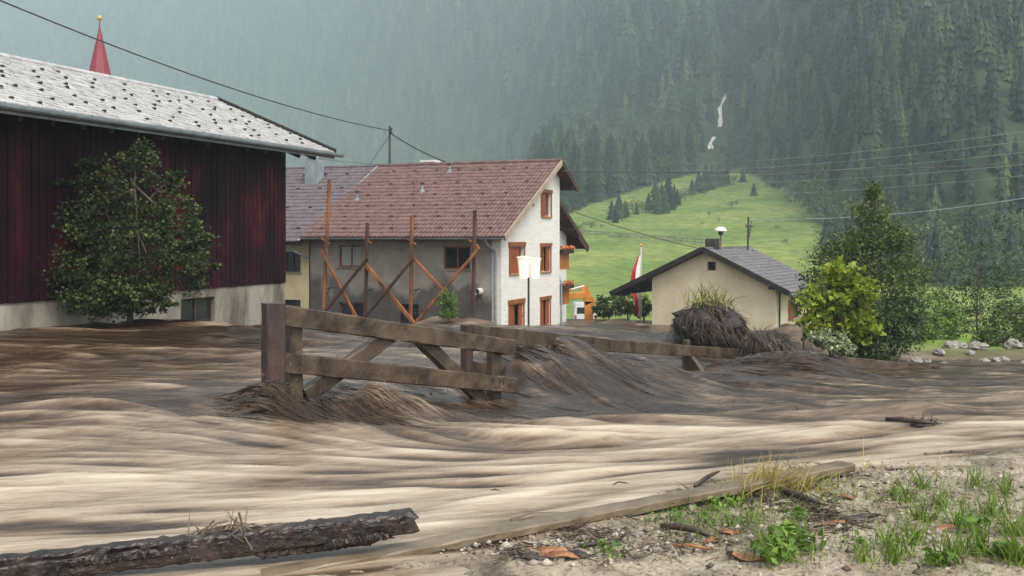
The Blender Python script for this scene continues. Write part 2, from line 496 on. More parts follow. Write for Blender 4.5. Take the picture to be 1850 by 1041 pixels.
# standing waves and the sheets pouring through the railing
HUMPS = [(985, 660, 17.6, .46, 1.6, .75, -58), (1085, 672, 19.0, .50, 2.1, .8, -55), (1175, 690, 20.5, .36, 2.0, .7, -45), (1000, 700, 15.6, .14, 1.2, .5, -50), (1330, 690, 23.5, .36, 2.4, .8, -28), (1420, 668, 26, .45, 1.7, 1.0, -30), (1480, 676, 25.5, .3, 1.8, .8, -20), (430, 612, 24.5, .22, 1.8, 1.1, -8),
         (495, 698, 12.1, .36, .7, .36, -50), (700, 606, 25, .28, 2.4, .9, -15), (560, 600, 28, .28, 2.2, .9, -8), (330, 597, 26.6, .22, 2.0, .7, -4), (560, 712, 12.7, .20, .8, .35, -42), (650, 690, 13.6, .26, 1.2, .4, -45), (760, 690, 14.2, .2, 1.2, .35, -42), (300, 750, 12.6, .13, 2.2, .5, 4), (1440, 742, 14.5, .15, .4, .3, 0), (1620, 762, 13.2, .18, .9, .35, -4), (1210, 770, 12.4, .10, 1.2, .4, 8), (1050, 770, 12.0, .10, 1.0, .35, 6), (690, 790, 11.3, .11, .9, .3, 12), (280, 700, 15, .12, 2.4, .6, 0), (1290, 612, 32.2, .55, 1.6, 1.0, -20), (820, 628, 21, .16, 2.0, .7, -20)]
hsum = sum(hump(*h) for h in HUMPS)
trough = hump(620, 742, 12.3, .14, 2.2, .45, -35) + hump(880, 745, 13.9, .12, 1.6, .4, -20) + hump(400, 620, 23, .2, 2.5, 1.0, -5) + hump(250, 735, 13.4, .12, 2.6, .4, 2) + hump(1120, 735, 15.2, .16, 1.8, .5, -40)
Zw = Zw + hsum - trough
amp = .55 + .45 * fbm(Xw / 3.5 + 5, Yw / 3.5, 2) + .5 * np.clip(hsum * 2, 0, 1)
amp = np.clip(amp, .3, 1.6) * (.55 + .45 * smooth(6.8, 9.5, Yw))
calm = .35 + .65 * smooth(-.2, -1.6, bank_d(Xw, Yw))
Zw = Zw + calm * amp * (.006 * L0 * (1 - smooth(9, 15, Yw)) + .016 * sharp(L1) * near + .034 * sharp(L2) * mid + .050 * (1 + 1.1 * smooth(14, 20, Yw)) * sharp(L3) * (.4 + .6 * (1 - smooth(30, 50, Yw))) + .04 * L4)
# aerated, foamy water is pale, solid muddy water brown; shade in troughs painted on
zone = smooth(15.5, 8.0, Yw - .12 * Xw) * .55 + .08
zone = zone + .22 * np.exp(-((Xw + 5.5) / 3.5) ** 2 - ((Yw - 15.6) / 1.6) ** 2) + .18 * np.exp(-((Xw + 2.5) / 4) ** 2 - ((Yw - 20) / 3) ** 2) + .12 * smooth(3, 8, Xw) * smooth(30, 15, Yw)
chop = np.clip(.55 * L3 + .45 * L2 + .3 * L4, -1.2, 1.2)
foam_shade = zone - .36 * smooth(.2, .8, -chop) + .12 * smooth(.3, .8, chop) + .15 * L3 + .19 * L2 * (.4 + .6 * mid) + .14 * L1 * near + .09 * L0 * (1 - smooth(9, 16, Yw)) + .17 * L4 + .10 * fbm(Xw / 2.5 + 40, Yw / 2.5, 3) - .35 * np.clip(trough * 6, 0, 1) - .16 * np.clip(hsum * 3, 0, 1) * smooth(11, 13.5, Yw)
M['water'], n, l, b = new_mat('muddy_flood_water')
at = n.new('ShaderNodeAttribute'); at.attribute_name = 'foam_shade'
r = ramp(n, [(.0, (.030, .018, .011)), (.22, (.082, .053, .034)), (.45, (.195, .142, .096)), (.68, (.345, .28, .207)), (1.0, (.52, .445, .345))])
tc = n.new('ShaderNodeTexCoord')
mp = n.new('ShaderNodeMapping'); mp.vector_type = 'TEXTURE'; mp.inputs['Rotation'].default_value = (0, 0, math.radians(19)); mp.inputs['Scale'].default_value = (4.2, 1, 1)
l.new(tc.outputs['Object'], mp.inputs[0])
fac = at.outputs['Fac']
hsum_ = None
for sc_, amt in ((3.2, .46), (9.0, .38), (26.0, .25)):
    nz = n.new('ShaderNodeTexNoise'); nz.inputs['Scale'].default_value = sc_; nz.inputs['Detail'].default_value = 4; nz.inputs['Distortion'].default_value = .5
    l.new(mp.outputs[0], nz.inputs['Vector'])
    ma = n.new('ShaderNodeMath'); ma.operation = 'MULTIPLY_ADD'; ma.inputs[1].default_value = amt; ma.inputs[2].default_value = -amt * .5
    l.new(nz.outputs['Fac'], ma.inputs[0])
    ad = n.new('ShaderNodeMath'); ad.operation = 'ADD'; l.new(fac, ad.inputs[0]); l.new(ma.outputs[0], ad.inputs[1]); fac = ad.outputs[0]
    if hsum_ is None: hsum_ = ma.outputs[0]
    else:
        a2 = n.new('ShaderNodeMath'); a2.operation = 'ADD'; l.new(hsum_, a2.inputs[0]); l.new(ma.outputs[0], a2.inputs[1]); hsum_ = a2.outputs[0]
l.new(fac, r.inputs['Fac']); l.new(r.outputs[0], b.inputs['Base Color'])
b.inputs['Roughness'].default_value = .26
b.inputs['Specular IOR Level'].default_value = .34
bp = n.new('ShaderNodeBump'); bp.inputs['Strength'].default_value = .6; bp.inputs['Distance'].default_value = .05
l.new(hsum_, bp.inputs['Height']); l.new(bp.outputs[0], b.inputs['Normal'])
wtr = np_mesh('water', np.stack([Xw, Yw, Zw + CZ], -1).reshape(-1, 3), grid_faces(nyw, nxw), M['water'], attrs={'foam_shade': np.clip(foam_shade, 0, 1).ravel()}, smooth=True)
tag(wtr, kind='structure')

def look(T, x, y):
    """value of a water table at given places"""
    a = (np.clip(y, 4.3, 62) ** -.55 - 4.2 ** -.55) / (63 ** -.55 - 4.2 ** -.55) * (nyw - 1)
    b_ = (np.clip(x / (y + 3), -.659, .659) + .66) / 1.32 * (nxw - 1)
    i, j = np.clip(a.astype(int), 0, nyw - 2), np.clip(b_.astype(int), 0, nxw - 2); u, v = a - i, b_ - j
    return (T[i, j] * (1 - v) + T[i, j + 1] * v) * (1 - u) + (T[i + 1, j] * (1 - v) + T[i + 1, j + 1] * v) * u
def surf(x, y):
    return look(Zw, x, y) + CZ
# strands of water torn up where the current pours past the railings and drift
r = np.random.default_rng(31)
_sp = [(985, 655, 17.6, 1.3, 1.0, 420), (1085, 668, 19.0, 1.6, 1.1, 480), (1175, 685, 20.5, 1.6, 1.2, 300), (1330, 680, 24, 2.2, 1.2, 420), (1420, 655, 26.5, 1.6, 1.2, 380), (500, 700, 12.1, .55, .35, 420), (590, 712, 12.9, .8, .4, 420), (700, 705, 13.7, 1.0, .5, 420), (830, 720, 14.5, .9, .5, 300), (1280, 612, 31, 2.0, 1.5, 360), (800, 575, 42.5, 1.6, 1.2, 200), (430, 615, 24, 2.0, 1.2, 200), (1100, 735, 15.4, 1.6, .7, 300), (330, 590, 27.2, 2.0, .8, 150), (1500, 690, 25, 2, 1, 200), (1000, 600, 30, 3, 2, 200)]
Vl, Fl, Tl, o_ = [], [], [], 0
for (a, b_, Yq, sx, sy, n_) in _sp:
    q = PZ(a, b_, Yq)
    n_ = int(n_ * .55); x, y = q[0] + r.normal(0, sx, n_), q[1] + r.normal(0, sy, n_)
    L = r.uniform(.35, 1.3, n_) * (.35 + Yq / 28); lift = r.exponential(.006, n_) * (.4 + Yq / 26); wd = r.uniform(.003, .010, n_) * (.3 + Yq / 18)
    pts = []
    steps = 9
    for k_ in range(steps):
        u, v = flook(x, y)
        t = k_ / (steps - 1)
        pts.append((x.copy(), y.copy(), surf(x, y) + lift * 4 * t * (1 - t) + .006, u, v, wd * (1 - (2 * t - 1) ** 2) ** .7 + .0008))
        x = x + u * L / steps + r.normal(0, .01, n_); y = y + v * L / steps + r.normal(0, .01, n_)
    rows = []
    for (x, y, z, u, v, w_) in pts:
        rows += [np.stack([x + v * w_, y - u * w_, z], 1), np.stack([x - v * w_, y + u * w_, z + w_ * .5], 1)]
    Vl.append(np.stack(rows, 1).reshape(-1, 3)); kk = 2 * steps
    Fl.append(np.concatenate([o_ + np.arange(n_)[:, None] * kk + np.array([[2 * m_, 2 * m_ + 1, 2 * m_ + 3, 2 * m_ + 2]]) for m_ in range(steps - 1)]))
    Tl.append(np.repeat(np.clip(look(foam_shade, *pts[4][:2]) + r.normal(-.02, .05, n_), 0, 1), kk)); o_ += n_ * kk
ws_ = np_mesh('water_strands', np.concatenate(Vl), np.concatenate(Fl), M['water'], attrs={'foam_shade': np.concatenate(Tl)}, smooth=True)
tag(ws_, 'streaming strands of brown water pouring past railings and drift', 'water', kind='stuff')
Pl, Sl = [], []
for (a, b_, Yq, sx, sy, n_, hh_) in [(490, 680, 12.1, .25, .2, 260, .22), (1000, 640, 18, .8, .6, 260, .25), (1280, 560, 31.3, 1.3, .5, 420, .7), (1385, 605, 27.3, .9, .4, 300, .4), (600, 700, 12.9, .6, .3, 240, .16), (820, 700, 14.6, .5, .3, 160, .15), (1090, 655, 19, .9, .6, 200, .22), (800, 585, 42.8, 1.4, .6, 260, .6), (1440, 630, 28.5, 1.0, .5, 240, .5)]:
    q = PZ(a, b_, Yq)
    x, y = q[0] + r.normal(0, sx, n_), q[1] + r.normal(0, sy, n_)
    Pl.append(np.stack([x, y, surf(x, y) + r.exponential(hh_, n_)], 1)); Sl.append(r.exponential(.0028, n_) * (.3 + Yq / 20) + .001)
P = np.concatenate(Pl); sz = np.concatenate(Sl)
oc = np.array([(1, 0, 0), (-1, 0, 0), (0, 1, 0), (0, -1, 0), (0, 0, 1.3), (0, 0, -1.3)], float); of = np.array([(0, 2, 4), (2, 1, 4), (1, 3, 4), (3, 0, 4), (2, 0, 5), (1, 2, 5), (3, 1, 5), (0, 3, 5)])
dr = np_mesh('spray_drops', (P[:, None] + oc[None] * sz[:, None, None]).reshape(-1, 3), (np.arange(len(P))[:, None, None] * 6 + of[None]).reshape(-1, 3), M['water'], attrs={'foam_shade': np.repeat(r.uniform(.1, .5, len(P)), 6)}, smooth=True)
tag(dr, 'fine drops of muddy spray thrown up round the obstacles', 'spray', kind='stuff')

# ------------------------------------------------------------------ forest
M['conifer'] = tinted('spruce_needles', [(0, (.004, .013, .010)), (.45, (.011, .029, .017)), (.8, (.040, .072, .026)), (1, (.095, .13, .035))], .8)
M['broadleaf'] = tinted('hillside_leaves', [(0, (.03, .06, .018)), (.5, (.065, .105, .03)), (1, (.13, .16, .045))], .7)
M['bark'] = noisy('bark', (.05, .036, .027), (.13, .10, .075), 9, .85, .6, (1, 1, .3))
def conifer_arr(seed, tiers=7, pts=8, w=.20):
    r = np.random.default_rng(seed)
    Vs, Fs, tint = [], [], []
    for t in range(tiers):
        z0 = .07 + .86 * (t / tiers) ** .92
        z1 = min(1.0, z0 + .30 - .14 * t / tiers)
        if t == tiers - 1: z1 = 1.0
        rad = w * (1 - z0) ** .8 * r.uniform(.85, 1.15) + .012
        o = len(Vs)
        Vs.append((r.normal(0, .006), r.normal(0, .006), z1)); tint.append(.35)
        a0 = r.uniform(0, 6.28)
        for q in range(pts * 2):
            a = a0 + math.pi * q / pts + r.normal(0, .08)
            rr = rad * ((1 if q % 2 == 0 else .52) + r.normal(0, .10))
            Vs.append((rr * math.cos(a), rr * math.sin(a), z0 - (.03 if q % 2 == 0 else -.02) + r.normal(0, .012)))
            tint.append(.85 if q % 2 == 0 else .25)  # lit tips painted lighter, shaded inner needles darker
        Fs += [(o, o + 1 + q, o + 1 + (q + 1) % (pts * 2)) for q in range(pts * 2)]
    return np.array(Vs), np.array(Fs), np.array(tint)
def blob_arr(seed, n=260):
    """a far broad-leaved crown: many small leaf sprays through an uneven volume"""
    r = np.random.default_rng(seed)
    cl = r.normal(size=(9, 3)) * (.22, .22, .2) + (0, 0, .58)
    c = cl[r.integers(0, 9, n)] + r.normal(size=(n, 3)) * (.12, .12, .10)
    c[:, 2] = np.clip(c[:, 2], .08, 1.05)
    d1, d2 = r.normal(size=(n, 3)), r.normal(size=(n, 3))
    sz = r.uniform(.022, .055, n)[:, None]
    d1 = d1 / np.linalg.norm(d1, axis=1)[:, None] * sz; d2 = d2 / np.linalg.norm(d2, axis=1)[:, None] * sz
    Vs = np.stack([c - d1, c - d2 * .7, c + d1, c + d2 * .7], 1).reshape(-1, 3)
    Fs = np.arange(4 * n).reshape(n, 4)
    Fs = np.concatenate([Fs[:, [0, 1, 2]], Fs[:, [0, 2, 3]]])
    return Vs, Fs, np.repeat(np.clip(r.normal(.5, .22, n) + (c[:, 2] - .55) * .5, 0, 1), 4)  # leaves painted lighter towards the lit top of the crown

PRO = [conifer_arr(i) for i in range(5)]
PROF = [conifer_arr(20 + i, 5, 6) for i in range(4)]
BLO = [blob_arr(i) for i in range(5)]
STREAM = [(1312, 172), (1306, 186), (1299, 200), (1302, 214), (1299, 232), (1290, 250), (1283, 262), (1284, 272)]
def candidates(step, seed, ya, yb):
    r = np.random.default_rng(seed)
    X, Y = np.meshgrid(np.arange(-.56 * yb, .56 * yb, step), np.arange(ya, yb, step))
    X, Y = X.ravel() + r.uniform(-.48, .48, X.size) * step, Y.ravel() + r.uniform(-.48, .48, X.size) * step
    s = X / Y
    Z = ground_h(X, Y)
    px, py = CX + F * s, HY - F * Z / Y
    ok = (np.abs(s) < .56) & (~in_poly(px, py, MEADOW)) & (py > -130)
    # keep the stream gully open: nothing that would stand in it or lean over it
    top = py - F * 30 / Y
    for (sx, sy) in STREAM:
        ok &= ~((np.abs(px - sx) < 11) & (py > sy - 3) & (top < sy + 2))
    return X[ok], Y[ok], Z[ok], px[ok], py[ok], r
_c = [candidates(4.0, 4, 110, 300), candidates(6.0, 6, 300, 430), candidates(9.6, 5, 430, 950), candidates(14.0, 8, 950, 2150)]
X, Y, Z, px, py = [np.concatenate([c[k_] for c in _c]) for k_ in range(5)]
r = _c[-1][5]
hh = r.uniform(11, 25, len(X)) * np.clip(Y / 480, .42, 1.3) * (1 + .35 * (Y > 950))
# broad-leaved fringe low on the slope, round the meadow
fr = np.exp(-((px - 1130) / 110) ** 2 - ((py - 275) / 45) ** 2) + np.exp(-((px - 1500) / 70) ** 2 - ((py - 400) / 55) ** 2) + .8 * smooth(1480, 1600, px) * smooth(390, 420, py) + .5 * np.exp(-((px - 1290) / 60) ** 2 - ((py - 290) / 25) ** 2)
isb = r.uniform(0, 1, len(X)) < fr * .85
bare = r.uniform(0, 1, len(X)) < .10 + .2 * (fbm(X / 40, Y / 40, 2) > .55)
keep = ~bare
X, Y, Z, hh, isb, px, py = [a[keep] for a in (X, Y, Z, hh, isb, px, py)]
tint_t = np.clip(.42 + .38 * fbm(X / 55 + 9, Y / 55, 3) + r.normal(0, .24, len(X)), 0, 1)
# the 300 that show largest stand singly, the rest of the wood is one mass
size = hh / Y * ((py < 430) & (px > 170) & (px < 1690))
order = np.argsort(-size)
con_i = [i for i in order if not isb[i]][:290]
bro_i = [i for i in order if isb[i]][:120]
single = np.zeros(len(X), bool); single[con_i] = True; single[bro_i] = True
def mass(name, idx, protos, mat, label, cat, wfac):
    Vl, Fl, Tl, o = [], [], [], 0
    for i in idx:
        v, f, t = protos[int(r.integers(len(protos)))]
        a = r.uniform(0, 6.28); c, s_ = math.cos(a), math.sin(a)
        w_ = wfac * r.uniform(.85, 1.2)
        q = np.empty_like(v)
        q[:, 0] = (v[:, 0] * c - v[:, 1] * s_) * hh[i] * w_ + X[i]
        q[:, 1] = (v[:, 0] * s_ + v[:, 1] * c) * hh[i] * w_ + Y[i]
        q[:, 2] = v[:, 2] * hh[i] * (1 if wfac == 1 else .7) + Z[i] + CZ - .3
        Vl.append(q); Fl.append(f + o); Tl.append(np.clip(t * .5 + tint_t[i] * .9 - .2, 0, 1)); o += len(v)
    ob = np_mesh(name, np.concatenate(Vl), np.concatenate(Fl), mat, attrs={'tint': np.concatenate(Tl)})
    return tag(ob, label, cat, kind='stuff')
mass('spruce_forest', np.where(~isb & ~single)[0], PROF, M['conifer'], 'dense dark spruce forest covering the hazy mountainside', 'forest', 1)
mass('broadleaf_woodland', np.where(isb & ~single)[0], BLO, M['broadleaf'], 'lighter green broadleaf woodland low on the mountainside', 'woodland', .8)
def proto_meshes(protos, mat, nm):
    out = []
    for j, (v, f, t) in enumerate(protos):
        for tt in (.15, .45, .75):
            o = np_mesh(nm, v, f, mat, attrs={'tint': np.clip(t * .45 + tt * .75 - .12, 0, 1)})
            out.append(o.data); bpy.data.objects.remove(o)
    return out
PM, BM = proto_meshes(PRO, M['conifer'], 'spruce_tree'), proto_meshes(BLO + [blob_arr(50 + i, 420) for i in range(3)], M['broadleaf'], 'broadleaf_tree')
_tm = MB().tube([(0, 0, -.03), (.01, 0, .3), (0, .015, .62)], [.03, .024, .012], 6)
_to = _tm.build('trunk', M['bark']); TRUNK = _to.data; bpy.data.objects.remove(_to)
def put_tree(me, name, x, y, z, h, w, label, cat, group):
    leafy = not name.startswith('spruce')
    o = bpy.data.objects.new(name, None if leafy else me)
    COL.objects.link(o)
    o.location = (x, y, z); o.rotation_euler = (0, 0, random.uniform(0, 6.28)); o.scale = (h * w, h * w, h)
    if leafy:
        c = bpy.data.objects.new('crown', me); COL.objects.link(c); c.parent = o; c['kind'] = 'stuff'
        t = bpy.data.objects.new('trunk', TRUNK); COL.objects.link(t); t.parent = o
    return tag(o, label, cat, group)
for i in con_i:
    put_tree(random.choice(PM), 'spruce_tree', X[i], Y[i], Z[i] + CZ - .3, hh[i], random.uniform(.85, 1.2), 'dark spruce tree in the forest on the mountainside', 'tree', 'spruces of the mountain forest')
for i in bro_i:
    put_tree(random.choice(BM), 'broadleaf_tree', X[i], Y[i], Z[i] + CZ - .3, hh[i] * .7, random.uniform(.85, 1.15), 'round green broadleaf tree at the forest edge beside the meadow', 'tree', 'broadleaf trees along the forest edge')

def ray_ground(px, py, y0=70, y1=900):
    """where the line of sight through a photo point first meets the ground"""
    yy = np.linspace(y0, y1, 3000)
    h = ground_h((px - CX) / F * yy, yy)
    k_ = np.argmax(h >= -(py - HY) / F * yy)
    return float((px - CX) / F * yy[k_]), float(yy[k_]), float(h[k_]) + CZ
# trees and bushes standing on the meadow
for (px_, py_, hp, kind) in [(1105, 398, 30, 0), (1118, 396, 38, 0), (1130, 392, 24, 0), (1143, 386, 22, 1), (1160, 384, 22, 1), (1172, 380, 26, 0), (1185, 384, 48, 0), (1196, 380, 40, 0), (1208, 378, 52, 0), (1218, 372, 32, 0), (1230, 366, 22, 1), (1250, 352, 24, 0), (1262, 346, 30, 0), (1275, 343, 36, 0), (1287, 340, 34, 0), (1298, 337, 36, 0), (1312, 334, 26, 0), (1342, 330, 22, 0), (1124, 400, 26, 1), (1112, 403, 24, 0), (1150, 388, 20, 0), (1166, 386, 18, 1), (1190, 388, 34, 0), (1202, 386, 36, 0), (1213, 380, 28, 0), (1224, 372, 26, 0), (1238, 364, 18, 1), (1256, 352, 22, 1), (1268, 348, 26, 0), (1281, 344, 28, 0), (1305, 337, 28, 0), (1325, 334, 18, 1), (1098, 352, 20, 0), (1140, 341, 22, 0), (1160, 333, 22, 0), (1075, 362, 22, 0), (1086, 356, 16, 1), (1115, 348, 30, 0), (1128, 345, 26, 0), (1150, 335, 20, 1), (1362, 354, 20, 0)]:
    x, y, z = ray_ground(px_, py_)
    h = hp * 1.3 / F * y
    if kind == 0:
        put_tree(random.choice(PM), 'spruce_tree', x, y, z - .2, h, random.uniform(1.2, 1.7), 'small dark spruce in the row of trees crossing the green meadow', 'tree', 'spruces on the meadow')
    else:
        put_tree(random.choice(BM), 'broadleaf_tree', x, y, z - .2, h, 1.2, 'low rounded tree in the row crossing the green meadow', 'tree', 'rounded trees on the meadow')
for (px_, py_, hp, wd) in [(1047, 418, 18, 1.6), (1068, 412, 18, 1.8), (1087, 411, 9, 1.6), (1119, 429, 11, 1.5), (1322, 376, 18, 2.2), (1281, 388, 9, 1.4), (1298, 398, 7, 1.6), (1268, 405, 6, 1.5), (1405, 412, 8, 1.6), (1420, 438, 9, 1.6), (1350, 420, 6, 1.5)]:
    x, y, z = ray_ground(px_, py_)
    put_tree(random.choice(BM), 'meadow_bush', x, y, z - .3, hp / F * y, wd, 'low green bush standing alone on the meadow slope', 'bush', 'bushes on the meadow')
# the mountain stream
M['stream'] = noisy('foaming_stream', (.45, .42, .38), (.75, .72, .68), .6, .5, .3)
mb = MB()
for seg in (STREAM[:5], STREAM[5:]):
    c = []
    for q in range(len(seg) - 1):
        for t in (0, .5):
            c.append(ray_ground(seg[q][0] * (1 - t) + seg[q + 1][0] * t, seg[q][1] * (1 - t) + seg[q + 1][1] * t, 300))
    c.append(ray_ground(*seg[-1], 300))
    c.sort(key=lambda p: p[1])
    vs = []
    for q, p in enumerate(c):
        w_ = .55 + .3 * math.sin(q * 2.1) + .3 * (q / len(c) < .5)
        for e in (-1.3, 0, 1.3):
            vs.append((p[0] + e * w_, p[1], p[2] + (.9 if e == 0 else .5)))
    mb.add(vs, [(3 * q + k_, 3 * q + k_ + 1, 3 * q + k_ + 4, 3 * q + k_ + 3) for q in range(len(c) - 1) for k_ in (0, 1)])
tag(mb.build('mountain_stream', M['stream'], smooth=True), kind='structure')
# a faint timber fence line across the meadow
M['grey_wood'] = noisy('grey_wood', (.10, .085, .07), (.22, .19, .16), 4, .8, .3)
fx = [ray_ground(1040 + 262 * q / 22, 424 + 21 * q / 22) for q in range(23)]
ft = thing('meadow_fence', 'low timber fence running across the green meadow', 'fence', fx[0])
for p in fx:
    MB().box((p[0], p[1], p[2] + .5), (.06, 0, 0), (0, .06, 0), (0, 0, .7)).build('post', M['grey_wood'], ft)
for p, q in zip(fx[:-1], fx[1:]):
    for z in (.45, .95):
        MB().plank(Vector(p) + Vector((0, 0, z)), Vector(q) + Vector((0, 0, z)), (0, 0, 1), .14, .05, 1).build('rail', M['grey_wood'], ft)

# ------------------------------------------------------------------ haze in the valley air
mh, n, l, b = new_mat('valley_haze')
n.remove(b)
pv = n.new('ShaderNodeVolumePrincipled')
pv.inputs['Color'].default_value = (.74, .88, 1.0, 1)
pv.inputs['Density'].default_value = 0.00053
pv.inputs['Anisotropy'].default_value = 0.2
l.new(pv.outputs[0], n['Material Output'].inputs['Volume'])
mb = MB().box((0, 1085, 305), (3100, 0, 0), (0, 1175, 0), (0, 0, 325))
hz = tag(mb.build('haze', mh), kind='stuff')
# ------------------------------------------------------------------ building materials
M['white_wall'] = noisy('white_painted_block', (.66, .63, .57), (.75, .73, .68), 1.3, .75, .07, (1, 1, 6), bscale=3.2, bdist=.015)
M['yellow_wall'] = noisy('cream_render', (.46, .38, .22), (.58, .49, .31), 1.1, .85, .25)
M['cream_wall'] = noisy('pale_cream_render', (.58, .50, .34), (.72, .64, .47), .8, .85, .25, bscale=14)
M['concrete'] = noisy('stained_concrete', (.10, .085, .065), (.25, .225, .18), 1.0, .85, .4, (1, 1, .35), c3=(.36, .33, .28))
M['brown_wood'] = noisy('brown_window_wood', (.16, .05, .018), (.30, .11, .035), 3, .5, .15, (1, 1, .25))
M['orange_wood'] = noisy('orange_stained_wood', (.30, .10, .025), (.46, .19, .05), 3, .5, .15, (1, 1, .25))
M['red_wood'] = noisy('red_brown_shutter', (.20, .045, .016), (.33, .085, .028), 4, .5, .15, (1, 1, .25))
M['dark_wood'] = noisy('dark_brown_timber', (.028, .011, .008), (.075, .028, .018), 3, .7, .2, (1, 1, .3))
M['black_wood'] = noisy('black_stained_timber', (.008, .006, .006), (.022, .016, .014), 3, .7, .2)
M['zinc'] = noisy('grey_zinc', (.16, .19, .20), (.28, .31, .33), 2.5, .45, .05)
M['verge'] = noisy('pale_brown_bargeboard', (.30, .22, .16), (.42, .33, .25), 2, .6, .1)
M['glass'] = noisy('dark_window_glass', (.010, .012, .014), (.03, .034, .038), .8, .08, 0.0)
M['curtain'] = noisy('pale_net_curtain', (.28, .30, .28), (.42, .43, .40), 3, .6, .1, (4, 4, .4))
M['iron'] = noisy('dark_iron', (.02, .018, .018), (.05, .045, .042), 5, .6, .1)
M['tile_red'] = noisy('brown_red_roof_tile', (.095, .050, .044), (.185, .104, .090), 3.2, .55, .12, detail=9)
M['tile_grey'] = noisy('grey_mauve_roof_tile', (.085, .068, .078), (.155, .125, .135), 3.2, .55, .12, detail=9)
M['slate'] = noisy('pale_wet_shingle', (.30, .29, .28), (.52, .51, .50), 2.4, .32, .25, (1, 1, 1), detail=9)
M['slate_dark'] = noisy('grey_fibre_slate', (.11, .10, .105), (.19, .18, .185), 2.2, .5, .15, detail=8)
M['rust'] = noisy('rusty_orange_timber', (.07, .026, .012), (.22, .080, .026), 1.8, .7, .3, (1, 1, .4), c3=(.34, .14, .045))
M['rust_dark'] = noisy('dark_rusty_timber', (.035, .016, .012), (.11, .042, .022), 1.8, .7, .3, (1, 1, .4))
M['snow_guard'] = noisy('black_guard', (.012, .012, .014), (.03, .03, .032), 5, .6, 0)
M['copper'] = noisy('gilded_ball', (.45, .32, .10), (.62, .46, .16), 3, .35, 0)
M['flowers'] = noisy('orange_geranium', (.42, .09, .02), (.62, .22, .05), 9, .7, .5)

def side_wall_mat():
    """grey render, brown mud and wet soaked up from below to an uneven line"""
    m, n, l, b = new_mat('stained_grey_render')
    tc = n.new('ShaderNodeTexCoord')
    sp = n.new('ShaderNodeSeparateXYZ'); l.new(tc.outputs['Object'], sp.inputs[0])
    nz = n.new('ShaderNodeTexNoise'); nz.inputs['Scale'].default_value = .42; nz.inputs['Detail'].default_value = 7; nz.inputs['Roughness'].default_value = .55
    l.new(tc.outputs['Object'], nz.inputs['Vector'])
    # stain line: height + 3.0 * noise
    ma = n.new('ShaderNodeMath'); ma.operation = 'MULTIPLY_ADD'; ma.inputs[1].default_value = -7.0
    l.new(nz.outputs['Fac'], ma.inputs[0]); l.new(sp.outputs['Z'], ma.inputs[2])
    stain = ramp(n, [(.45, (1, 1, 1)), (.55, (0, 0, 0))])
    mr = n.new('ShaderNodeMapRange'); mr.inputs[1].default_value = -4.3; mr.inputs[2].default_value = 1.7
    l.new(ma.outputs[0], mr.inputs[0]); l.new(mr.outputs[0], stain.inputs['Fac'])
    n2 = n.new('ShaderNodeTexNoise'); n2.inputs['Scale'].default_value = 1.7; n2.inputs['Detail'].default_value = 8
    l.new(tc.outputs['Object'], n2.inputs['Vector'])
    dry = ramp(n, [(.3, (.25, .225, .185)), (.7, (.37, .335, .28))]); l.new(n2.outputs['Fac'], dry.inputs['Fac'])
    wet = ramp(n, [(.3, (.075, .066, .062)), (.7, (.125, .112, .102))]); l.new(n2.outputs['Fac'], wet.inputs['Fac'])
    mx = n.new('ShaderNodeMix'); mx.data_type = 'RGBA'
    l.new(stain.outputs[0], mx.inputs[0]); l.new(dry.outputs[0], mx.inputs[6]); l.new(wet.outputs[0], mx.inputs[7])
    l.new(mx.outputs[2], b.inputs['Base Color']); b.inputs['Roughness'].default_value = .85
    n3 = n.new('ShaderNodeTexNoise'); n3.inputs['Scale'].default_value = 22; l.new(tc.outputs['Object'], n3.inputs['Vector'])
    bp = n.new('ShaderNodeBump'); bp.inputs['Strength'].default_value = .3; bp.inputs['Distance'].default_value = .02
    l.new(n3.outputs['Fac'], bp.inputs['Height']); l.new(bp.outputs[0], b.inputs['Normal'])
    return m
M['side_wall'] = side_wall_mat()

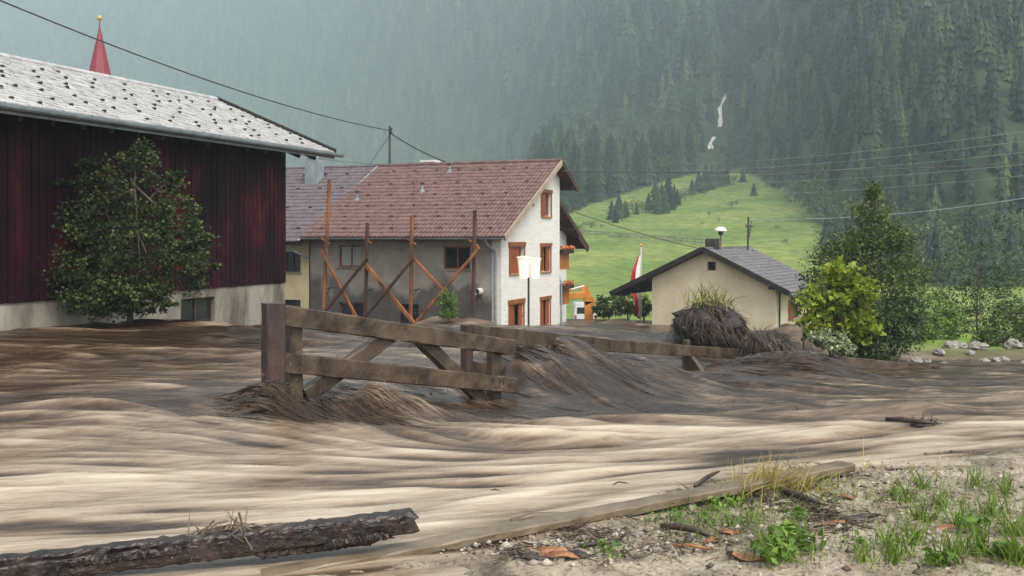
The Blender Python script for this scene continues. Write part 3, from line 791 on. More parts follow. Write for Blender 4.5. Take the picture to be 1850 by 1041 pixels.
UPV = Vector((0, 0, 1))
class Wall:
    """a wall plane: origin, horizontal direction d, outward normal n"""
    def __init__(s, o, d, n):
        s.o, s.d, s.n = Vector(o), Vector(d).normalized(), Vector(n).normalized()
    def P(s, a, z, depth=0.0):
        q = s.o + s.d * a - s.n * depth
        return Vector((q.x, q.y, z))
    def at(s, px, py):
        sl = (px - CX) / F
        a = (sl * s.o.y - s.o.x) / (s.d.x - sl * s.d.y)
        Y = s.o.y + s.d.y * a
        return a, CZ - (py - HY) / F * Y
    def rect(s, x0, y0, x1, y1):
        a0, zt = s.at(x0, y0); a1, zb = s.at(x1, y1)
        _, zt2 = s.at(x1, y0)
        a0, a1 = min(a0, a1), max(a0, a1)
        return a0, a1, min(zb, zt), max(zb, zt)
    def skin(s, a0, a1, z0, top, holes, mat, parent, name='wall', breaks=(), reveal=.22):
        """wall face up to top(a), with real window openings"""
        A = sorted({a0, a1, *breaks, *[h[0] for h in holes], *[h[1] for h in holes]})
        zt = max(top(a) for a in A)
        Zs = sorted({z0, zt, *[h[2] for h in holes], *[h[3] for h in holes], *[top(a) for a in (a0, a1)]})
        mb = MB()
        for i in range(len(A) - 1):
            for j in range(len(Zs) - 1):
                b0, b1, c0, c1 = A[i], A[i + 1], Zs[j], Zs[j + 1]
                if any(h[0] - 1e-6 <= b0 and b1 <= h[1] + 1e-6 and h[2] - 1e-6 <= c0 and c1 <= h[3] + 1e-6 for h in holes):
                    continue
                q = [(b0, min(c0, top(b0))), (b1, min(c0, top(b1))), (b1, min(c1, top(b1))), (b0, min(c1, top(b0)))]
                if q[2][1] - q[1][1] < 1e-5 and q[3][1] - q[0][1] < 1e-5:
                    continue
                mb.add([s.P(*p) for p in q], [(0, 1, 2, 3)])
        for h in holes:
            c = [(h[0], h[2]), (h[1], h[2]), (h[1], h[3]), (h[0], h[3])]
            for i in range(4):
                p, q = c[i], c[(i + 1) % 4]
                mb.add([s.P(*p), s.P(*q), s.P(*q, reveal), s.P(*p, reveal)], [(0, 1, 2, 3)])
        return mb.build(name, mat, parent)
    def bar(s, mb, a0, a1, z0, z1, d0, d1):
        mb.hexa([s.P(a0, z0, d0), s.P(a1, z0, d0), s.P(a1, z0, d1), s.P(a0, z0, d1), s.P(a0, z1, d0), s.P(a1, z1, d0), s.P(a1, z1, d1), s.P(a0, z1, d1)])
        return mb
    def window(s, h, parent, frame_m, pane_m, leaves=2, fw=.07, depth=.12, sill=True, surround=None, shutter=None, name='window'):
        a0, a1, z0, z1 = h
        mb = MB()
        e = .003
        s.bar(mb, a0 + e, a0 + fw, z0 + e, z1 - e, depth, depth + .07); s.bar(mb, a1 - fw, a1 - e, z0 + e, z1 - e, depth, depth + .07)
        s.bar(mb, a0 + fw, a1 - fw, z0 + e, z0 + fw, depth, depth + .07); s.bar(mb, a0 + fw, a1 - fw, z1 - fw, z1 - e, depth, depth + .07)
        w = mb.build(name, frame_m, parent)
        step = (a1 - a0 - 2 * fw) / leaves
        for i in range(leaves):
            b0 = a0 + fw + i * step + (.025 if i else 0); b1 = a0 + fw + (i + 1) * step - (.025 if i < leaves - 1 else 0)
            s.bar(MB(), b0, b1, z0 + fw, z1 - fw, depth + .03, depth + .05).build('pane', pane_m[i % len(pane_m)] if isinstance(pane_m, list) else pane_m, w)
            if i:
                s.bar(MB(), a0 + fw + i * step - .03, a0 + fw + i * step + .03, z0 + fw + .002, z1 - fw - .002, depth - .012, depth + .06).build('mullion', frame_m, w)
        if sill:
            s.bar(MB(), a0 - .06, a1 + .06, z0 - .06, z0 - .004, -.07, depth).build('sill', frame_m if surround else M['concrete'], w)
        if surround:
            t = surround
            q = MB()
            s.bar(q, a0 - t, a0 - .004, z0 - .02, z1 + .0, -.035, .02); s.bar(q, a1 + .004, a1 + t, z0 - .02, z1 + .0, -.035, .02)
            s.bar(q, a0 - t - .05, a1 + t + .05, z1 + .004, z1 + t * 1.7, -.06, .02)
            q.build('surround', M['brown_wood'], w)
        if shutter:
            for (f0, f1) in shutter:
                x0_, x1_ = a0 + (a1 - a0) * f0, a0 + (a1 - a0) * f1
                sh = s.bar(MB(), x0_, x1_, z0 + .03, z1 - .03, .03, .075).build('shutter', M['red_wood'], w)
        return w

def corrugated(origin, along, up, length, rise, period, row, lift, amp, mat, name, parent, jit=.006, seed=0, ns=6, start=0.0, skew=0.0):
    """rows of S-shaped tiles on a pitched plane: origin at the eave, along the eave, up the slope"""
    rr = np.random.default_rng(seed)
    along, up = np.array(along), np.array(up)
    nrm = np.cross(along, up); nrm = nrm * np.sign(nrm[2])
    nr, nc = int(math.ceil(rise / row)), int(math.ceil(length / period))
    Vs, Fs, o = [], [], 0
    a = np.linspace(0, nc * period, nc * ns + 1)
    for j in range(nr):
        u0, u1 = j * row, min((j + 1) * row + .05, rise)
        prof = amp * np.sin(2 * np.pi * a / period) ** 1 + amp
        jt = np.repeat(rr.normal(0, jit, nc), ns); jt = np.r_[jt, jt[-1]]
        low = np.array(origin)[None] + a[:, None] * along + u0 * up + (prof + lift + jt)[:, None] * nrm
        bot = np.array(origin)[None] + a[:, None] * along + u0 * up + (prof * .9 + .004 + jt * 0)[:, None] * nrm
        hi = np.array(origin)[None] + a[:, None] * along + u1 * up + (prof + .004)[:, None] * nrm
        Vs += [bot, low, hi]
        n_ = len(a); i = np.arange(n_ - 1)
        Fs += [np.stack([o + i, o + i + 1, o + n_ + i + 1, o + n_ + i], 1), np.stack([o + n_ + i, o + n_ + i + 1, o + 2 * n_ + i + 1, o + 2 * n_ + i], 1)]
        o += 3 * n_
    ob = np_mesh(name, np.concatenate(Vs), np.concatenate(Fs), mat, parent)
    ob['kind'] = 'stuff'
    return ob

def shingles(origin, along, up, length, rise, w, row, mat, name, parent, th=.014, seed=0):
    rr = np.random.default_rng(seed)
    along, up = np.array(along), np.array(up)
    nrm = np.cross(along, up); nrm = nrm * np.sign(nrm[2])
    Vs, Fs, o = [], [], 0
    nr = int(math.ceil(rise / row))
    for j in range(nr):
        x = -rr.uniform(0, w)
        while x < length:
            ww = w * rr.uniform(.8, 1.2)
            x0, x1 = max(x, 0), min(x + ww - .008, length)
            x += ww
            if x1 - x0 < .02: continue
            u0 = j * row + rr.uniform(-.015, .015); u1 = min((j + 1) * row + .03, rise)
            t = th * rr.uniform(.8, 1.6); t2 = .003
            P = lambda a, u, h: np.array(origin) + along * a + up * u + nrm * h
            Vs += [P(x0, u0, 0), P(x1, u0, 0), P(x1, u0, t), P(x0, u0, t), P(x1, u1, t2), P(x0, u1, t2)]
            Fs += [(o, o + 1, o + 2, o + 3), (o + 3, o + 2, o + 4, o + 5)]
            o += 6
    ob = np_mesh(name, np.array(Vs), np.array(Fs), mat, parent)
    ob['kind'] = 'stuff'
    return ob

def shared(mesh_ob, n_list, name, parent):
    """copies of a small part (mesh about its own origin) at the given places: (location, rotation matrix)"""
    me = mesh_ob.data
    bpy.data.objects.remove(mesh_ob)
    for loc, rot in n_list:
        o = bpy.data.objects.new(name, me); COL.objects.link(o); o.parent = parent
        o.matrix_local = Matrix.Translation(Vector(loc) - ORG[parent.name]) @ rot.to_4x4()

# ------------------------------------------------------------------ farmhouse: white gable, grey side wall, brown-red tiles
C0 = Vector((-.47, 45.0, 0))
U = Vector((.374, .927, 0)).normalized()      # along the gable, away from the viewer
Vv = Vector((-U.y, U.x, 0))                   # along the ridge, to the left
def HP(u, v, z):
    q = C0 + U * u + Vv * v
    return Vector((q.x, q.y, z))
RZ, EZ, RU = CZ + 3.62, CZ - .02, 6.4
pit = (RZ - EZ) / (RU + .8)
house = thing('farmhouse', 'white gabled farmhouse with brown red tiled roof and stained grey side wall', 'house', HP(3, 5, CZ - 4.6))
ws, wg = Wall(C0, Vv, -U), Wall(C0, U, -Vv)
LEN = 9.55
rl = lambda u: (EZ + pit * (u + .8) if u < RU else RZ - pit * (u - RU)) - .16
# side wall windows (x0,y0,x1,y1 read on the wall)
sw_h = [ws.rect(612, 443, 654, 483), ws.rect(801, 445, 849, 487), ws.rect(613, 546, 656, 578), ws.rect(722, 549, 756, 585)]
ws.skin(0, LEN, CZ - 6, lambda a: EZ + pit * .8 - .18, sw_h, M['side_wall'], house)
ws.window(sw_h[0], house, M['brown_wood'], M['curtain'], 2)
ws.window(sw_h[1], house, M['brown_wood'], M['glass'], 2)
ws.window(sw_h[2], house, M['brown_wood'], M['glass'], 2)
ws.window(sw_h[3], house, M['black_wood'], M['glass'], 2)
gw_h = [wg.rect(978, 348, 995, 392), wg.rect(921, 446, 946, 493), wg.rect(977, 446, 994, 490), wg.rect(920, 551, 945, 590), wg.rect(977, 543, 993, 586)]
gw_h = [(a, b, c, d) for a, b, c, d in gw_h]
wg.skin(0, 7.55, CZ - 6, rl, gw_h, M['white_wall'], house, breaks=(RU,))
wg.window(gw_h[0], house, M['orange_wood'], M['glass'], 2, surround=.10, shutter=[(0, .48)])
wg.window(gw_h[1], house, M['orange_wood'], M['glass'], 2, surround=.12, shutter=[(.0, .74)])
wg.window(gw_h[2], house, M['orange_wood'], M['glass'], 2, surround=.10, shutter=[(.62, 1)])
wg.window(gw_h[3], house, M['orange_wood'], M['glass'], 2, surround=.12, shutter=[(.0, .3), (.72, 1)])
wg.window(gw_h[4], house, M['orange_wood'], M['glass'], 2, surround=.10, shutter=[(0, .28), (.62, 1)])
# white quoin strip where the gable paint turns the corner of the side wall
ws.bar(MB(), .0, .42, CZ - 5.9, EZ + .1, -.006, .02).build('corner_paint', M['white_wall'], house)
# return wall and set-back right half
wr = Wall(HP(7.55, 0, 0), Vv, U)
wr.skin(0, 1.6, CZ - 6, lambda a: rl(7.55), [], M['white_wall'], house)
wb = Wall(HP(7.55, 1.6, 0), U, -Vv)
wb_h = [(1.5, 2.9, CZ - 1.9, CZ + .3), (1.5, 2.9, CZ - 4.6, CZ - 2.4)]
wb.skin(0, 5.65, CZ - 6, lambda a: rl(7.55 + a), wb_h, M['white_wall'], house)
for h in wb_h:
    wb.window(h, house, M['orange_wood'], M['glass'], 2, name='balcony_door')
Wall(HP(13.2, 1.6, 0), Vv, U).skin(0, LEN - 1.6, CZ - 6, lambda a: rl(13.2), [], M['white_wall'], house)
Wall(HP(0, LEN, 0), U, Vv).skin(0, 13.2, CZ - 6, rl, [], M['side_wall'], house, breaks=(RU,))
# roof: boarded deck, tiles, verges
def slab(pts, t, mb=None):
    mb = mb or MB()
    pts = [Vector(p) for p in pts]
    nn = (pts[1] - pts[0]).cross(pts[3] - pts[0]).normalized()
    if nn.z < 0: nn = -nn
    lo = [p - nn * t for p in pts]
    return mb.hexa(lo + pts)
V0 = -.5
deck = MB()
slab([HP(-.8, V0, EZ), HP(-.8, LEN, EZ), HP(RU, LEN, RZ), HP(RU, V0, RZ)], .12, deck)
rdeck = lambda u: RZ - pit * (u - RU)
slab([HP(RU, V0, RZ - .001), HP(RU, LEN, RZ - .001), HP(8.75, LEN, rdeck(8.75)), HP(8.75, V0, rdeck(8.75))], .12, deck)
slab([HP(8.752, .85, rdeck(8.752)), HP(8.752, LEN, rdeck(8.752)), HP(14.7, LEN, rdeck(14.7)), HP(14.7, .85, rdeck(14.7))], .12, deck)
roof = deck.build('roof', M['dark_wood'], house)
upL = (HP(RU, 0, RZ) - HP(-.8, 0, EZ)); lenL = upL.length
tl = corrugated(HP(-.84, V0 + .03, EZ + .0), Vv, upL.normalized(), LEN - V0 - .05, lenL + .02, .19, .40, .035, .016, M['tile_red'], 'roof_tiles', roof, seed=1)
upR = (HP(RU, 0, RZ) - HP(14.7, 0, rdeck(14.7)))
corrugated(HP(14.72, .9, rdeck(14.7)), Vv, upR.normalized(), LEN - .9, upR.length, .19, .40, .035, .016, M['tile_red'], 'roof_tiles', roof, seed=2)
corrugated(HP(8.75, V0 + .03, rdeck(8.75)), Vv, upR.normalized(), 1.38, (HP(RU, 0, RZ) - HP(8.75, 0, rdeck(8.75))).length, .19, .40, .035, .016, M['tile_red'], 'roof_tiles', roof, seed=3)
MB().tube([HP(RU, V0 - .02, RZ + .06), HP(RU, LEN * .5, RZ + .055), HP(RU, LEN, RZ + .06)], .10, 10).build('ridge_tile', M['tile_red'], roof)
vb = MB()
nup = Vector((0, 0, 1))
def board(p0, p1, h, t, m, name, parent, seed=0, up=UPV):
    return MB().plank(p0, p1, up, h, t, 6, .002, .008, seed).build(name, m, parent)
board(HP(-.85, V0 - .03, EZ - .03), HP(RU, V0 - .03, RZ - .03), .26, .05, M['verge'], 'verge_board', roof)
board(HP(RU, V0 - .03, RZ - .03), HP(8.8, V0 - .03, rdeck(8.8) - .03), .26, .05, M['dark_wood'], 'verge_board', roof)
board(HP(8.75, .82, rdeck(8.75) - .05), HP(14.8, .82, rdeck(14.8) - .05), .26, .05, M['dark_wood'], 'verge_board', roof)
board(HP(13.0, .80, rdeck(13.0) - .30), HP(14.5, .80, rdeck(14.5) - .30), .22, .05, M['dark_wood'], 'verge_board', roof)
for u in (2.6, RU, 8.3):
    MB().box(HP(u, -.05, rl(u) - .06), U * .08, Vv * .45, UPV * .10).build('purlin', M['dark_wood'], roof)
for u in (9.6, 12.2, 13.8):
    MB().box(HP(u, 1.3, rdeck(u) - .26), U * .08, Vv * .45, UPV * .10).build('purlin', M['dark_wood'], roof)
# eaves: gutter, rafters ends, downpipes
def gutter(p0, p1, r, m, parent):
    mb = MB()
    p0, p1 = Vector(p0), Vector(p1)
    d = (p1 - p0).normalized(); sdv = d.cross(UPV).normalized()
    vs = []
    for p in (p0, p1):
        for k_ in range(7):
            t = math.pi + math.pi * k_ / 6
            vs.append(p + sdv * r * math.cos(t) + UPV * r * math.sin(t))
        for k_ in range(7):
            t = 2 * math.pi - math.pi * k_ / 6
            vs.append(p + sdv * (r - .012) * math.cos(t) + UPV * (r - .012) * math.sin(t))
    mb.add(vs, [(k_, (k_ + 1) % 14, 14 + (k_ + 1) % 14, 14 + k_) for k_ in range(14)] + [tuple(range(14)), tuple(range(27, 13, -1))])
    return mb.build('gutter', m, parent)
gutter(HP(-.93, V0 + .02, EZ - .02), HP(-.93, LEN - .1, EZ - .02), .085, M['zinc'], house)
MB().tube([HP(-.93, .35, EZ - .1), HP(-.75, .35, EZ - .28), HP(-.12, .25, EZ - .62), HP(-.10, .22, EZ - .9), HP(-.10, .22, CZ - 5)], .055, 8).build('downpipe', M['zinc'], house)
MB().tube([HP(8.9, .78, EZ + .2 - 1.3), HP(8.2, .3, EZ - 1.8), HP(7.63, -.06, EZ - 2.3), HP(7.63, -.06, CZ - 5)], .05, 8).build('downpipe', M['zinc'], house)
# balconies with flower boxes on the set-back part
for zb_ in (CZ - 1.55, CZ - 3.35):
    bal = MB().box(HP(8.95, .95, zb_ - .05), U * 1.1, Vv * .6, UPV * .06).build('balcony', M['orange_wood'], house)
    for k_ in range(12):
        MB().box(HP(7.95 + k_ * .18, .36, zb_ + .42), U * .075, Vv * .015, UPV * .42).build('balcony_board', M['orange_wood'], bal)
    MB().box(HP(8.95, .36, zb_ + .90), U * 1.12, Vv * .05, UPV * .035).build('handrail', M['orange_wood'], bal)
    MB().box(HP(9.2, .20, zb_ + .80), U * .9, Vv * .10, UPV * .10).build('flower_box', M['dark_wood'], bal)
    fl = MB()
    for k_ in range(70):
        p = HP(8.2 + random.random() * 1.9, .16 + random.uniform(-.12, .1), zb_ + .88 + random.random() * .22)
        a_, b_ = Vector((random.gauss(0, 1), random.gauss(0, 1), random.gauss(0, 1))).normalized() * .07, Vector((random.gauss(0, 1), random.gauss(0, 1), random.gauss(0, 1))).normalized() * .07
        fl.add([p - a_, p + b_, p + a_, p - b_], [(0, 1, 2, 3)])
    fl.build('flowers', M['flowers'], bal)['kind'] = 'stuff'
# roof furniture
def on_roof(px, py, base=HP(-.8, 0, EZ), zn=None):
    """point of the main roof plane seen at a photo point"""
    nn = Vv.cross(upL).normalized()
    dr = Vector(((px - CX) / F, 1, -(py - HY) / F)); o = Vector((0, 0, CZ))
    t = (base - o).dot(nn) / dr.dot(nn)
    return o + dr * t
def roof_frame(up):
    nn = up.normalized().cross(Vector((-up.y, up.x, 0)).normalized())
    nn = nn if nn.z > 0 else -nn
    a_ = up.normalized().cross(nn)
    return Matrix((a_, up.normalized(), nn)).transposed().to_3x3(), nn
rotR, nR = roof_frame(upL)
sg = MB().add([(-.09, 0, 0), (.09, 0, 0), (.09, .03, .09), (-.09, .03, .09), (0, .16, .02)], [(0, 1, 2, 3), (3, 2, 4), (0, 3, 4), (1, 4, 2), (0, 4, 1)]).build('snow_guard', M['tile_red'])
spots = []
for j, row_ in enumerate((.7, 1.9, 3.1, 4.3, 5.6, 7.2)):
    for k_ in range(8):
        v_ = .4 + k_ * 1.2 + (j % 2) * .6
        if v_ < LEN - .3:
            spots.append((HP(-.8, v_, EZ) + upL.normalized() * row_ + nR * .05, rotR))
shared(sg, spots, 'snow_guard', roof)
for (px_, py_) in ((645, 362), (763, 347), (812, 312)):
    p = on_roof(px_, py_)
    v_ = MB().lathe(p + Vector((0, 0, -.05)), [(.17, 0), (.15, .12), (.06, .16), (.055, .42)], 10).build('roof_vent', M['zinc'], roof)
    MB().lathe(p + Vector((0, 0, .37)), [(.10, 0), (.11, .06), (.03, .12)], 10).build('cowl', M['iron'], v_)
ch = MB().box(W(777, 302, 55.5), U * .22, Vv * .22, UPV * .35).build('chimney', M['concrete'], roof)
MB().box(W(777, 292, 55.5) + Vector((0, 0, .0)), U * .38, Vv * .42, UPV * .05).build('chimney_cap', M['white_wall'], ch)

# ------------------------------------------------------------------ attached house: grey-mauve tiles, cream wall
h2 = thing('attached_house', 'cream walled house with grey mauve tiled roof joined to the farmhouse', 'house', HP(3, 15, CZ - 4.4))
E2 = EZ - .22
w2 = Wall(HP(-.05, LEN + .02, 0), Vv, -U)
w2h = [w2.rect(500, 455, 543, 492), w2.rect(500, 541, 543, 566)]
w2.skin(0, 10, CZ - 6, lambda a: E2 + .2, w2h, M['yellow_wall'], h2)
for h in w2h:
    w2.window(h, h2, M['dark_wood'], M['glass'], 3, .06)
rl2 = lambda u: (E2 + (RZ - E2) / (RU + .95) * (u + .95) if u < RU else RZ - pit * (u - RU)) - .16
Wall(HP(0, LEN + 10.02, 0), U, Vv).skin(0, 12, CZ - 6, rl2, [], M['yellow_wall'], h2, breaks=(RU,))
Wall(HP(12, LEN + .02, 0), Vv, U).skin(0, 10, CZ - 6, lambda a: rl2(12), [], M['yellow_wall'], h2)
d2 = MB()
slab([HP(-.95, LEN + .03, E2), HP(-.95, LEN + 10.6, E2), HP(RU, LEN + 10.6, RZ - .02), HP(RU, LEN + .03, RZ - .02)], .12, d2)
slab([HP(RU, LEN + .03, RZ - .021), HP(RU, LEN + 10.6, RZ - .021), HP(13, LEN + 10.6, rdeck(13)), HP(13, LEN + .03, rdeck(13))], .12, d2)
roof2 = d2.build('roof', M['dark_wood'], h2)
up2 = HP(RU, 0, RZ - .02) - HP(-.95, 0, E2)
corrugated(HP(-1.0, LEN + .06, E2 + .01), Vv, up2.normalized(), 10.4, up2.length, .19, .40, .035, .016, M['tile_grey'], 'roof_tiles', roof2, seed=5)
MB().tube([HP(RU, LEN + .1, RZ + .04), HP(RU, LEN + 10.5, RZ + .04)], .10, 10).build('ridge_tile', M['tile_grey'], roof2)
board(HP(-.95, LEN + .03, E2 + .06), HP(RU, LEN + .03, RZ + .04), .07, .10, M['zinc'], 'roof_joint', roof2)
gutter(HP(-1.08, LEN + .0, E2 - .03), HP(-1.08, LEN + 10.4, E2 - .03), .085, M['black_wood'], h2)
MB().tube([HP(-1.08, LEN + .5, E2 - .1), HP(-.9, LEN + .45, E2 - .35), HP(-.25, LEN - .1, E2 - .75)], .05, 8).build('downpipe', M['zinc'], h2)
nn2 = Vv.cross(up2).normalized()
def on_roof2(px, py):
    dr = Vector(((px - CX) / F, 1, -(py - HY) / F)); o = Vector((0, 0, CZ))
    return o + dr * ((HP(-.95, 0, E2) - o).dot(nn2) / dr.dot(nn2))
pc = on_roof2(566, 334)
ch = MB().box(pc + Vector((0, .3, .55)), U * .34, Vv * .36, UPV * .85).build('chimney', M['zinc'], h2)
MB().lathe(pc + Vector((0, .3, 1.4)), [(.42, 0), (.42, .05), (.18, .06), (.18, .16), (.05, .2)], 12).build('chimney_cap', M['white_wall'], ch)
sg = MB().add([(-.09, 0, 0), (.09, 0, 0), (.09, .03, .09), (-.09, .03, .09), (0, .16, .02)], [(0, 1, 2, 3), (3, 2, 4), (0, 3, 4), (1, 4, 2), (0, 4, 1)]).build('snow_guard', M['snow_guard'])
shared(sg, [(HP(-.95, LEN + .7 + k_ * 1.3 + (j % 2) * .6, E2) + up2.normalized() * rw + nR * .05, rotR) for j, rw in enumerate((1.2, 3.4, 5.6, 7.3)) for k_ in range(6)], 'snow_guard', roof2)

# ------------------------------------------------------------------ timber shoring in front of the side wall
def shore_pt(px, py, off):
    w = Wall(C0 - U * off, Vv, -U)
    a, z = w.at(px, py)
    return w.P(a, z)
sh = thing('timber_shoring', 'rusty orange timber posts and crossed braces propped along the side wall', 'shoring', shore_pt(690, 600, 1.3))
for k_, (x0, y0, x1, y1) in enumerate([(595, 325, 583, 600), (664, 403, 659, 600), (744, 390, 742, 600), (858, 380, 854, 600)]):
    p0, p1 = shore_pt(x0, y0, 1.3), shore_pt(x1, y1, 1.3)
    MB().plank(p1, p0, Vv, .14, .13, 8, .006, .02, k_).build('post', M['rust'] if k_ in (0, 2) else M['rust_dark'], sh)
for k_, (x0, y0, x1, y1, dk) in enumerate([(579, 452, 652, 588, 0), (664, 466, 574, 580, 1), (655, 472, 748, 584, 0), (748, 466, 652, 582, 1), (748, 468, 806, 530, 0), (866, 448, 752, 582, 0)]):
    p0, p1 = shore_pt(x0, y0, 1.42 + .16 * (k_ % 2)), shore_pt(x1, y1, 1.42 + .16 * (k_ % 2))
    MB().plank(p1, p0, U, .11, .17 if k_ == 2 else .12, 8, .006, .02, 20 + k_).build('brace', M['rust_dark'] if dk else M['rust'], sh)
for k_, (x0, y0) in enumerate([(588, 436), (664, 435), (744, 437), (856, 440)]):
    p = shore_pt(x0, y0, 1.25)
    MB().plank(p - Vv * .22 - UPV * .14, p + Vv * .22 + UPV * .14, U, .10, .08, 2, .005, .012, k_).build('cleat', M['rust'], sh)
for k_, (x0, y0) in enumerate([(588, 522), (662, 525), (744, 525)]):
    p, q = shore_pt(x0, y0, 1.2), shore_pt(x0 + 9, y0 - 3, .9)
    MB().tube([p, shore_pt(x0 + 13, y0 - 3, .6)], .03, 6).tube([p - UPV * .3, shore_pt(x0 + 10, y0 - 3, .7)], .025, 6).build('bracket', M['iron'], sh)
pp = shore_pt(863, 527, .3)
pipe = MB().tube([pp + U * .5, pp, pp - U * .14], .15, 14, cap=False).tube([pp - U * .14, pp + U * .3], .12, 14, cap=False).build('drain_pipe', M['white_wall'], org=pp)
tag(pipe, 'short round whitish drain pipe sticking out of the grey wall', 'pipe')

# ------------------------------------------------------------------ barn
BD = Vector((.343, .939, 0)).normalized()           # along the long wall, away
BO = Vector((BD.y, -BD.x, 0))                       # outward, towards the viewer's right
BC = Vector((-7.77, 36.0, 0))
def BP(t, w, z):                                    # t metres back towards the viewer from the far corner, w inward
    q = BC - BD * t - BO * w
    return Vector((q.x, q.y, z))
barn = thing('barn', 'large dark maroon boarded barn with pale shingled roof on a concrete base', 'barn', BP(8, 4, CZ - 3))
M['barn_board'] = noisy('maroon_boards', (.005, .0015, .003), (.024, .0035, .008), .8, .62, .3, (1, 1, .4), c3=(.115, .014, .016), spec=.15, lo=.36, hi=.70, detail=4, bscale=9)
M['barn_dark'] = noisy('dark_maroon_boards', (.006, .002, .003), (.018, .004, .006), .7, .85, .2, (1, 1, .25))
BL = 17.0
bw = Wall(BC, -BD, BO)
_, zs = bw.at(512, 507)
BE = CZ + 2.95
wall_top = BE + .42 * 1.2 - .12
bh = bw.rect(327, 541, 388, 580)
_, zc = bw.at(515, 507)
# concrete base
bw.skin(0, BL, CZ - 5, lambda a: zc, [bh], M['concrete'], barn, 'base_wall')
bw.window(bh, barn, M['dark_wood'], M['glass'], 2, .06)
Wall(BC, -BO, BD).skin(0, 7.3, CZ - 5, lambda a: zc, [], M['concrete'], barn, 'base_wall')
back = MB()
back.hexa([BP(.06, .06, zc - .02), BP(BL, .06, zc - .02), BP(BL, 7.24, zc - .02), BP(.06, 7.24, zc - .02), BP(.06, .06, wall_top), BP(BL, .06, wall_top), BP(BL, 7.24, wall_top), BP(.06, 7.24, wall_top)])
back.build('wall', M['barn_dark'], barn)
nb = int(BL / .245)
for k_ in range(nb):
    t0 = k_ * .245
    pr = random.uniform(.0, .02)
    MB().hexa([BP(t0 + .012, .055, zc - .05 - random.uniform(0, .05)), BP(t0 + .233, .055, zc - .05 - random.uniform(0, .05)), BP(t0 + .233, -.025 - pr, zc - .07), BP(t0 + .012, -.025 - pr, zc - .07),
               BP(t0 + .012, .055, wall_top), BP(t0 + .233, .055, wall_top), BP(t0 + .233, -.025 - pr, wall_top), BP(t0 + .012, -.025 - pr, wall_top)]).build('board', M['barn_board'], barn)
for k_ in range(int(7.3 / .245)):       # gable end boards
    w0 = k_ * .245
    zt = wall_top + .42 * min(w0 + .1, 7.3 - w0)
    MB().hexa([BP(.055, w0 + .012, zc - .06), BP(.055, w0 + .233, zc - .06), BP(-.03, w0 + .233, zc - .06), BP(-.03, w0 + .012, zc - .06), BP(.055, w0 + .012, zt), BP(.055, w0 + .233, zt), BP(-.03, w0 + .233, zt), BP(-.03, w0 + .012, zt)]).build('board', M['barn_board'], barn)
# roof
RW = 4.84
bd = MB()
slab([BP(-1.2, -1.2, BE), BP(BL + 1, -1.2, BE), BP(BL + 1, RW - 1.2, BE + .42 * RW), BP(-1.2, RW - 1.2, BE + .42 * RW)], .16, bd)
slab([BP(-1.2, RW - 1.2, BE + .42 * RW - .001), BP(BL + 1, RW - 1.2, BE + .42 * RW - .001), BP(BL + 1, 2 * RW - 1.2, BE), BP(-1.2, 2 * RW - 1.2, BE)], .16, bd)
broof = bd.build('roof', M['black_wood'], barn)
bup = (BP(0, RW - 1.2, BE + .42 * RW) - BP(0, -1.2, BE))
shingles(BP(-1.2, -1.22, BE + .004), -BD, bup.normalized(), BL + 2.2, bup.length, .34, .26, M['slate'], 'shingles', broof, .026, 3)
shingles(BP(-1.2, 2 * RW - 1.2, BE + .004), -BD, (BP(0, RW - 1.2, BE + .42 * RW) - BP(0, 2 * RW - 1.2, BE)).normalized(), BL + 2.2, bup.length, .34, .26, M['slate'], 'shingles', broof, .026, 4)
board(BP(-1.24, -1.25, BE - .02), BP(-1.24, RW - 1.2, BE + .42 * RW - .0), .22, .06, M['black_wood'], 'verge_board', broof)
board(BP(-1.24, -1.25, BE + .10), BP(-1.24, RW - 1.2, BE + .42 * RW + .12), .05, .12, M['iron'], 'verge_flashing', broof)
MB().hexa([BP(-1.2, -1.25, BE - .24), BP(BL + 1, -1.25, BE - .24), BP(BL + 1, -1.21, BE - .24), BP(-1.2, -1.21, BE - .24), BP(-1.2, -1.25, BE + .0), BP(BL + 1, -1.25, BE + .0), BP(BL + 1, -1.21, BE + .0), BP(-1.2, -1.21, BE + .0)]).build('fascia', M['zinc'], broof)
gutter(BP(-1.5, -1.36, BE - .06), BP(BL + 1, -1.36, BE - .06), .11, M['zinc'], broof)
for k_ in range(18):
    MB().plank(BP(k_ * .98, .1, BE + .25), BP(k_ * .98, -1.18, BE - .28), UPV, .15, .11, 2, .003, .01, k_).build('rafter', M['black_wood'], broof)
MB().tube([BP(-1.2, RW - 1.2, BE + .42 * RW + .03), BP(BL + 1, RW - 1.2, BE + .42 * RW + .03)], .09, 8).build('ridge_tile', M['slate'], broof)
sg = MB().add([(-.042, -.03, 0), (.042, -.03, 0), (.042, .0, .075), (-.042, .0, .075), (.02, .10, .02), (-.02, .10, .02)], [(0, 1, 2, 3), (3, 2, 4, 5), (0, 3, 5), (1, 4, 2), (0, 5, 4, 1)]).build('snow_guard', M['snow_guard'])
rotB, nB = roof_frame(bup)
sp_ = []
for j, rw in enumerate((.5, 1.1, 1.75, 2.4, 3.1, 3.8, 4.5)):
    for k_ in range(17):
        sp_.append((BP(-1.0 + k_ * 1.15 + (j % 2) * .55 + random.uniform(-.3, .3), -1.2, BE) + bup.normalized() * (rw + random.uniform(-.2, .2)) + nB * .02, rotB))
shared(sg, sp_, 'snow_guard', broof)

